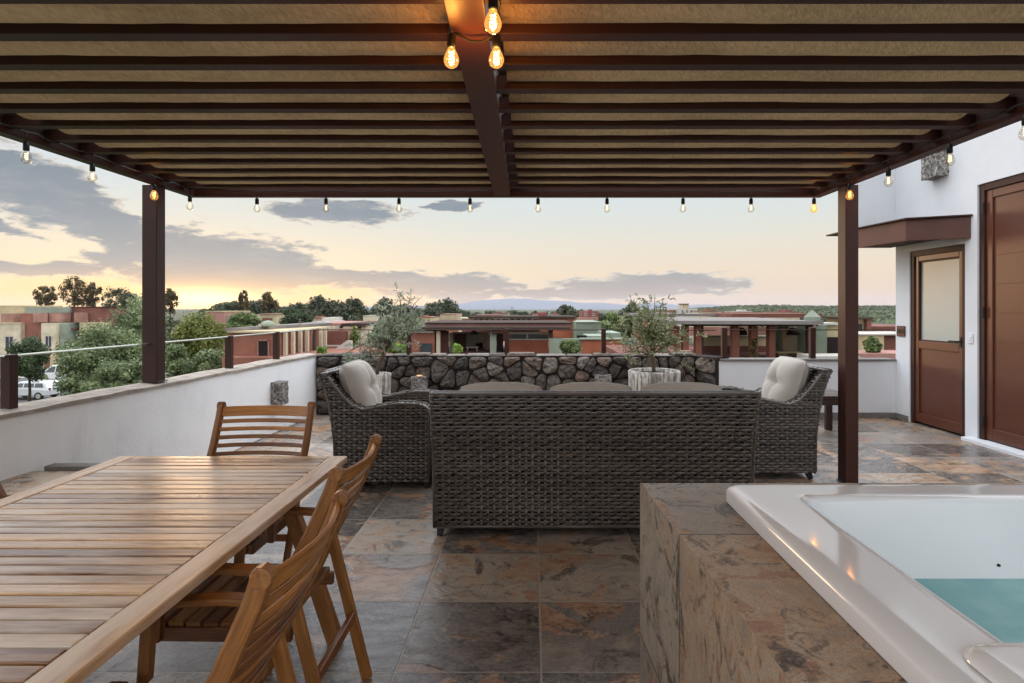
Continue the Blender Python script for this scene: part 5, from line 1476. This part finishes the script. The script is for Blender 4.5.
# ============================================================ PARKED CARS
def car(name, label, loc, rz, paint, hgt=1.62, L=4.5, van=False):
    r = thing(name, label, 'car', loc, rz, 'cars parked across the street')
    W = 1.76
    if van: prof = [(-L / 2, .35), (-L / 2 + .02, 1.0), (-L / 2 + .12, 1.1), (-L / 2 + .2, hgt - .1), (-L / 2 + .45, hgt), (L * .2, hgt), (L * .36, 1.1), (L * .47, .95), (L / 2, .7), (L / 2, .35)]
    else: prof = [(-L / 2, .38), (-L / 2, .78), (-L / 2 + .08, .98), (-L / 2 + .30, hgt - .14), (-L / 2 + .55, hgt), (L * .06, hgt), (L * .12, hgt - .03), (L * .27, 1.05), (L * .43, .92), (L / 2 - .03, .75), (L / 2, .55), (L / 2 - .02, .35)]
    m = MB(); n = len(prof); v = []
    for s, k in ((-1, 0), (1, 0)):
        for x, z in prof:
            inset = .0 if z < 1.0 else .20 * (z - 1.0) / (hgt - 1.0)
            v.append((x, s * (W / 2 - inset), z))
    f = [tuple(range(n)), tuple(range(2 * n - 1, n - 1, -1))] + [(i, n + i, n + (i + 1) % n, (i + 1) % n) for i in range(n)]
    m.add(v, f, .5); build('body', m, paint, r, .05, False, 3)
    for s in (-1, 1):
        def yat(z): return s * (W / 2 - (.20 * (z - 1.0) / (hgt - 1.0) if z > 1 else 0) + .006)
        for xa, xb, ta, tb in ((-L * .40, -L * .22, -L * .36, -L * .22), (-L * .20, L * .0, -L * .20, L * .0), (L * .02, L * .25, L * .02, L * .10)):
            m = MB(); z0, z1 = 1.03, hgt - .14
            m.add([(xa, yat(z0), z0), (xb, yat(z0), z0), (tb, yat(z1), z1), (ta, yat(z1), z1)], [(0, 1, 2, 3)], .5); build('side_window', m, M['wglass'], r)
        m = MB(); m.box(L / 2 - .10, L / 2 + .008, s * .55 - .16, s * .55 + .16, .66, .8); build('headlight', m, M['bulbglass'] if False else M['offwhite'], r, .02)
        m = MB(); m.box(-L / 2 - .008, -L / 2 + .06, s * .66 - .1, s * .66 + .1, .75, .98); build('tail_light', m, M['brickred'], r, .02)
        for x in (-L * .30, L * .31):
            m = MB(); m.tube([(x, s * (W / 2 - .2), .33), (x, s * (W / 2 + .01), .33)], .33, 24); w = build('wheel', m, M['black'], r, .03)
            m = MB(); m.tube([(x, s * (W / 2 + .0), .33), (x, s * (W / 2 + .018), .33)], .20, 18); build('rim', m, M['kerb'], w)
    m = MB(); m.add([(L * .13, -W / 2 + .22, hgt - .06), (L * .13, W / 2 - .22, hgt - .06), (L * .27 + .012, W / 2 - .1, 1.09), (L * .27 + .012, -W / 2 + .1, 1.09)], [(0, 3, 2, 1)], .5)
    if not van: build('windscreen', m, M['wglass'], r)
    return r
mt, nt = material('silver_car_paint'); setb(nt, H('#c9cdd0'), .28, .6, .2, Coat_Weight=.6); M['silver'] = mt
mt, nt = material('white_car_paint'); setb(nt, H('#dcdedd'), .3, .6, 0, Coat_Weight=.5); M['whitecar'] = mt
c = P(42, 0, 51); car('parked_car', 'silver hatchback parked at the kerb by the lawn, its side to us', (c.x, 50.0, GZ + .006), R(180), M['silver'], 1.5, 4.0)
c = P(62, 0, 61.5); car('parked_car', 'white car behind the silver one, only its roof showing over it', (c.x, 61.5, GZ + .006), R(180), M['whitecar'], 1.75)

# ============================================================ SKY, SUN, AIR
SUN_AZ = math.atan2((203 - CX) / F, 1.0); SUN_EL = R(2.0)
W = bpy.data.worlds.new('World'); SC.world = W; W.use_nodes = True
nt = NT(W.node_tree); nt.n.clear()
out = nt.node('ShaderNodeOutputWorld')
d = nt.node('ShaderNodeTexCoord').outputs['Generated']
sp = nt.node('ShaderNodeSeparateXYZ'); nt.l.new(d, sp.inputs[0])
az = nt.m('ARCTAN2', sp.outputs[0], sp.outputs[1]); el = nt.m('ARCSINE', sp.outputs[2])
def dirpx(px, py):
    x, z = (px - CX) / F, -(py - CY) / F
    return math.atan2(x, 1), math.atan2(z, math.hypot(1, x))
cmb = nt.node('ShaderNodeCombineXYZ'); nt.l.new(nt.m('MULTIPLY', az, 5.0), cmb.inputs[0]); nt.l.new(nt.m('MULTIPLY', el, 17.0), cmb.inputs[1])
cv = cmb.outputs[0]
n1 = nt.noise(cv, 1.6, 7, 0.62, 0.3); n2 = nt.noise(nt.vm('ADD', cv, (31.7, 8.3, 0)), 1.3, 6, 0.6, 0.3); n3 = nt.noise(nt.vm('ADD', cv, (7.1, 51.3, 0)), 2.3, 9, 0.66, 0.5)
nfine = nt.noise(nt.vm('ADD', cv, (3.1, 1.3, 4)), 7.0, 7, 0.62, 0.4)
azw = nt.m('ADD', az, nt.m('MULTIPLY', nt.m('SUBTRACT', n1, .5), .20))
elw = nt.m('ADD', el, nt.m('MULTIPLY', nt.m('SUBTRACT', n2, .5), .055))
clouds = [(225, 265, 130, 30, .02), (165, 255, 80, 22, .06), (30, 186, 110, 26, .2), (100, 224, 120, 15, .07), (335, 212, 82, 12, .03), (420, 283, 130, 9, .02), (650, 284, 112, 10, -.01), (300, 278, 90, 12, 0), (40, 270, 95, 8, -.02), (445, 206, 30, 6, 0), (-30, 225, 70, 9, .1), (560, 294, 200, 5, 0)]
dens = None
for (px, py, hw, hh, sl) in clouds:
    a0, e0 = dirpx(px, py); wa = hw / F * math.cos(a0) ** 2; we = hh / F * math.cos(a0) * 1.25
    u = nt.m('DIVIDE', nt.m('SUBTRACT', azw, a0), wa)
    v = nt.m('DIVIDE', nt.m('ADD', nt.m('SUBTRACT', elw, e0), nt.m('MULTIPLY', nt.m('SUBTRACT', azw, a0), sl)), we)
    k = nt.m('SUBTRACT', 1.0, nt.m('SQRT', nt.m('ADD', nt.m('MULTIPLY', u, u), nt.m('MULTIPLY', v, v))))
    dens = k if dens is None else nt.m('MAXIMUM', dens, k)
dens = nt.m('ADD', dens, nt.m('MULTIPLY', nt.m('SUBTRACT', n3, .5), 1.2))
dens = nt.m('ADD', dens, nt.m('MULTIPLY', nt.m('SUBTRACT', nfine, .5), .75))
cm = nt.mapr(dens, -.05, .17)
core = nt.mapr(dens, .02, .34)
E = lambda deg: R(deg) / 0.7
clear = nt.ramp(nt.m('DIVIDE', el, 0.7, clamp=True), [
    (0.0, H('#ddc8bf')), (E(1.3), H('#e5cdbd')), (E(3.2), H('#ead6bf')), (E(5.6), H('#e5dccc')), (E(8.5), H('#dadeda')), (E(12), H('#d2dde3')), (E(17), (.88, .91, .95, 1)), (E(25), (2.2, 2.32, 2.5, 1)), (1.0, (3.5, 3.65, 3.9, 1))])  # topmost stops raised: unseen overhead sky brightened as fill for the terrace
# warmth round the sun
da = nt.m('SUBTRACT', az, SUN_AZ); de = nt.m('SUBTRACT', el, R(.7))
def gauss(dx, dy, sx, sy):
    return nt.m('EXPONENT', nt.m('MULTIPLY', nt.m('ADD', nt.m('POWER', nt.m('DIVIDE', dx, R(sx)), 2.0), nt.m('POWER', nt.m('DIVIDE', dy, R(sy)), 2.0)), -1))
g1 = gauss(da, de, 15, 1.6); g2 = gauss(da, de, 22, 5.0)
clear = nt.mix(nt.m('MULTIPLY', g2, .7), clear, (1.15, .90, .58, 1))
clear = nt.mix(nt.m('MULTIPLY', g1, .9), clear, (1.2, .70, .20, 1))
ccol = nt.ramp(nt.m('DIVIDE', el, 0.35, clamp=True), [(0.0, H('#bfaca6')), (R(1.8) / .35, H('#a9a0a3')), (R(4) / .35, H('#949aa4')), (R(7) / .35, H('#848f9d')), (R(12) / .35, H('#75828f')), (1.0, H('#8d98a8'))])
clit = nt.mix(nt.m('MULTIPLY', g2, .85), H('#ddd5cb'), (1.15, .88, .56, 1))
cc = nt.mix(core, clit, ccol)
tex = nt.noise(nt.vm('ADD', cv, (1, 2, 3)), 3.4, 7, .62, .2)
cc = nt.mix(nt.mapr(tex, .45, .72, 0, .22), cc, H('#c9c2bc'))
sky = nt.mix(nt.m('MULTIPLY', cm, .95), clear, cc)
# unseen sky behind the camera, raised to an even brightness to light the terrace
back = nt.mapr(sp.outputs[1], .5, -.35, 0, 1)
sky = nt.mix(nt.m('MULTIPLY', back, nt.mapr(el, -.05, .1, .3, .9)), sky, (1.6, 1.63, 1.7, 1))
# sun behind thin cloud at the horizon
g0 = gauss(da, nt.m('SUBTRACT', el, R(.75)), 3.4, .8)
sky = nt.mix(nt.m('MULTIPLY', g1, .6), sky, (1.2, .70, .20, 1))
sky = nt.mix(nt.m('MULTIPLY', g0, 1.0), sky, (2.6, 1.8, .75, 1))
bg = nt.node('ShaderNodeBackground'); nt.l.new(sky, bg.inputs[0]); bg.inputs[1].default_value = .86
st = nt.node('ShaderNodeTexSky'); st.sky_type = 'NISHITA'; st.sun_disc = False; st.sun_elevation = SUN_EL; st.sun_rotation = SUN_AZ; st.altitude = 1900
bg2 = nt.node('ShaderNodeBackground'); nt.l.new(st.outputs[0], bg2.inputs[0]); bg2.inputs[1].default_value = .012
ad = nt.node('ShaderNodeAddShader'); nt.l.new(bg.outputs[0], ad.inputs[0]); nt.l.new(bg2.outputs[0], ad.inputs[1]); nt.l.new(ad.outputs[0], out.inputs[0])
W.cycles.sampling_method = 'MANUAL'; W.cycles.sample_map_resolution = 1024

m = MB(); m.box(-4100, 4100, -500, 4100, GZ - 1, 64)
mt = bpy.data.materials.new('air'); mt.use_nodes = True; hn = NT(mt.node_tree); hn.n.clear()
ho = hn.node('ShaderNodeOutputMaterial'); hv = hn.node('ShaderNodeVolumePrincipled'); hv.inputs['Color'].default_value = (.86, .88, .93, 1); hv.inputs['Density'].default_value = HAZE
hn.l.new(hv.outputs[0], ho.inputs['Volume'])
if HAZE: tag(build('haze', m, mt), kind='stuff')
L = bpy.data.lights.new('sun', 'SUN'); L.energy = 0.55; L.angle = R(10); L.color = (1, .62, .34)
so = bpy.data.objects.new('sun', L); COL.objects.link(so)
sd = Vector((math.sin(SUN_AZ) * math.cos(SUN_EL), math.cos(SUN_AZ) * math.cos(SUN_EL), math.sin(SUN_EL)))
so.rotation_euler = (-sd).to_track_quat('-Z', 'Y').to_euler()

vs = SC.view_settings; vs.view_transform = 'Standard'; vs.look = 'None'; vs.gamma = 1; vs.exposure = 0.25; vs.use_curve_mapping = False
SC.cycles.max_bounces = 7; SC.cycles.diffuse_bounces = 3; SC.cycles.glossy_bounces = 3; SC.cycles.transparent_max_bounces = 12
SC.cycles.use_denoising = True; SC.cycles.sample_clamp_indirect = 4.0; SC.cycles.caustics_reflective = False; SC.cycles.caustics_refractive = False
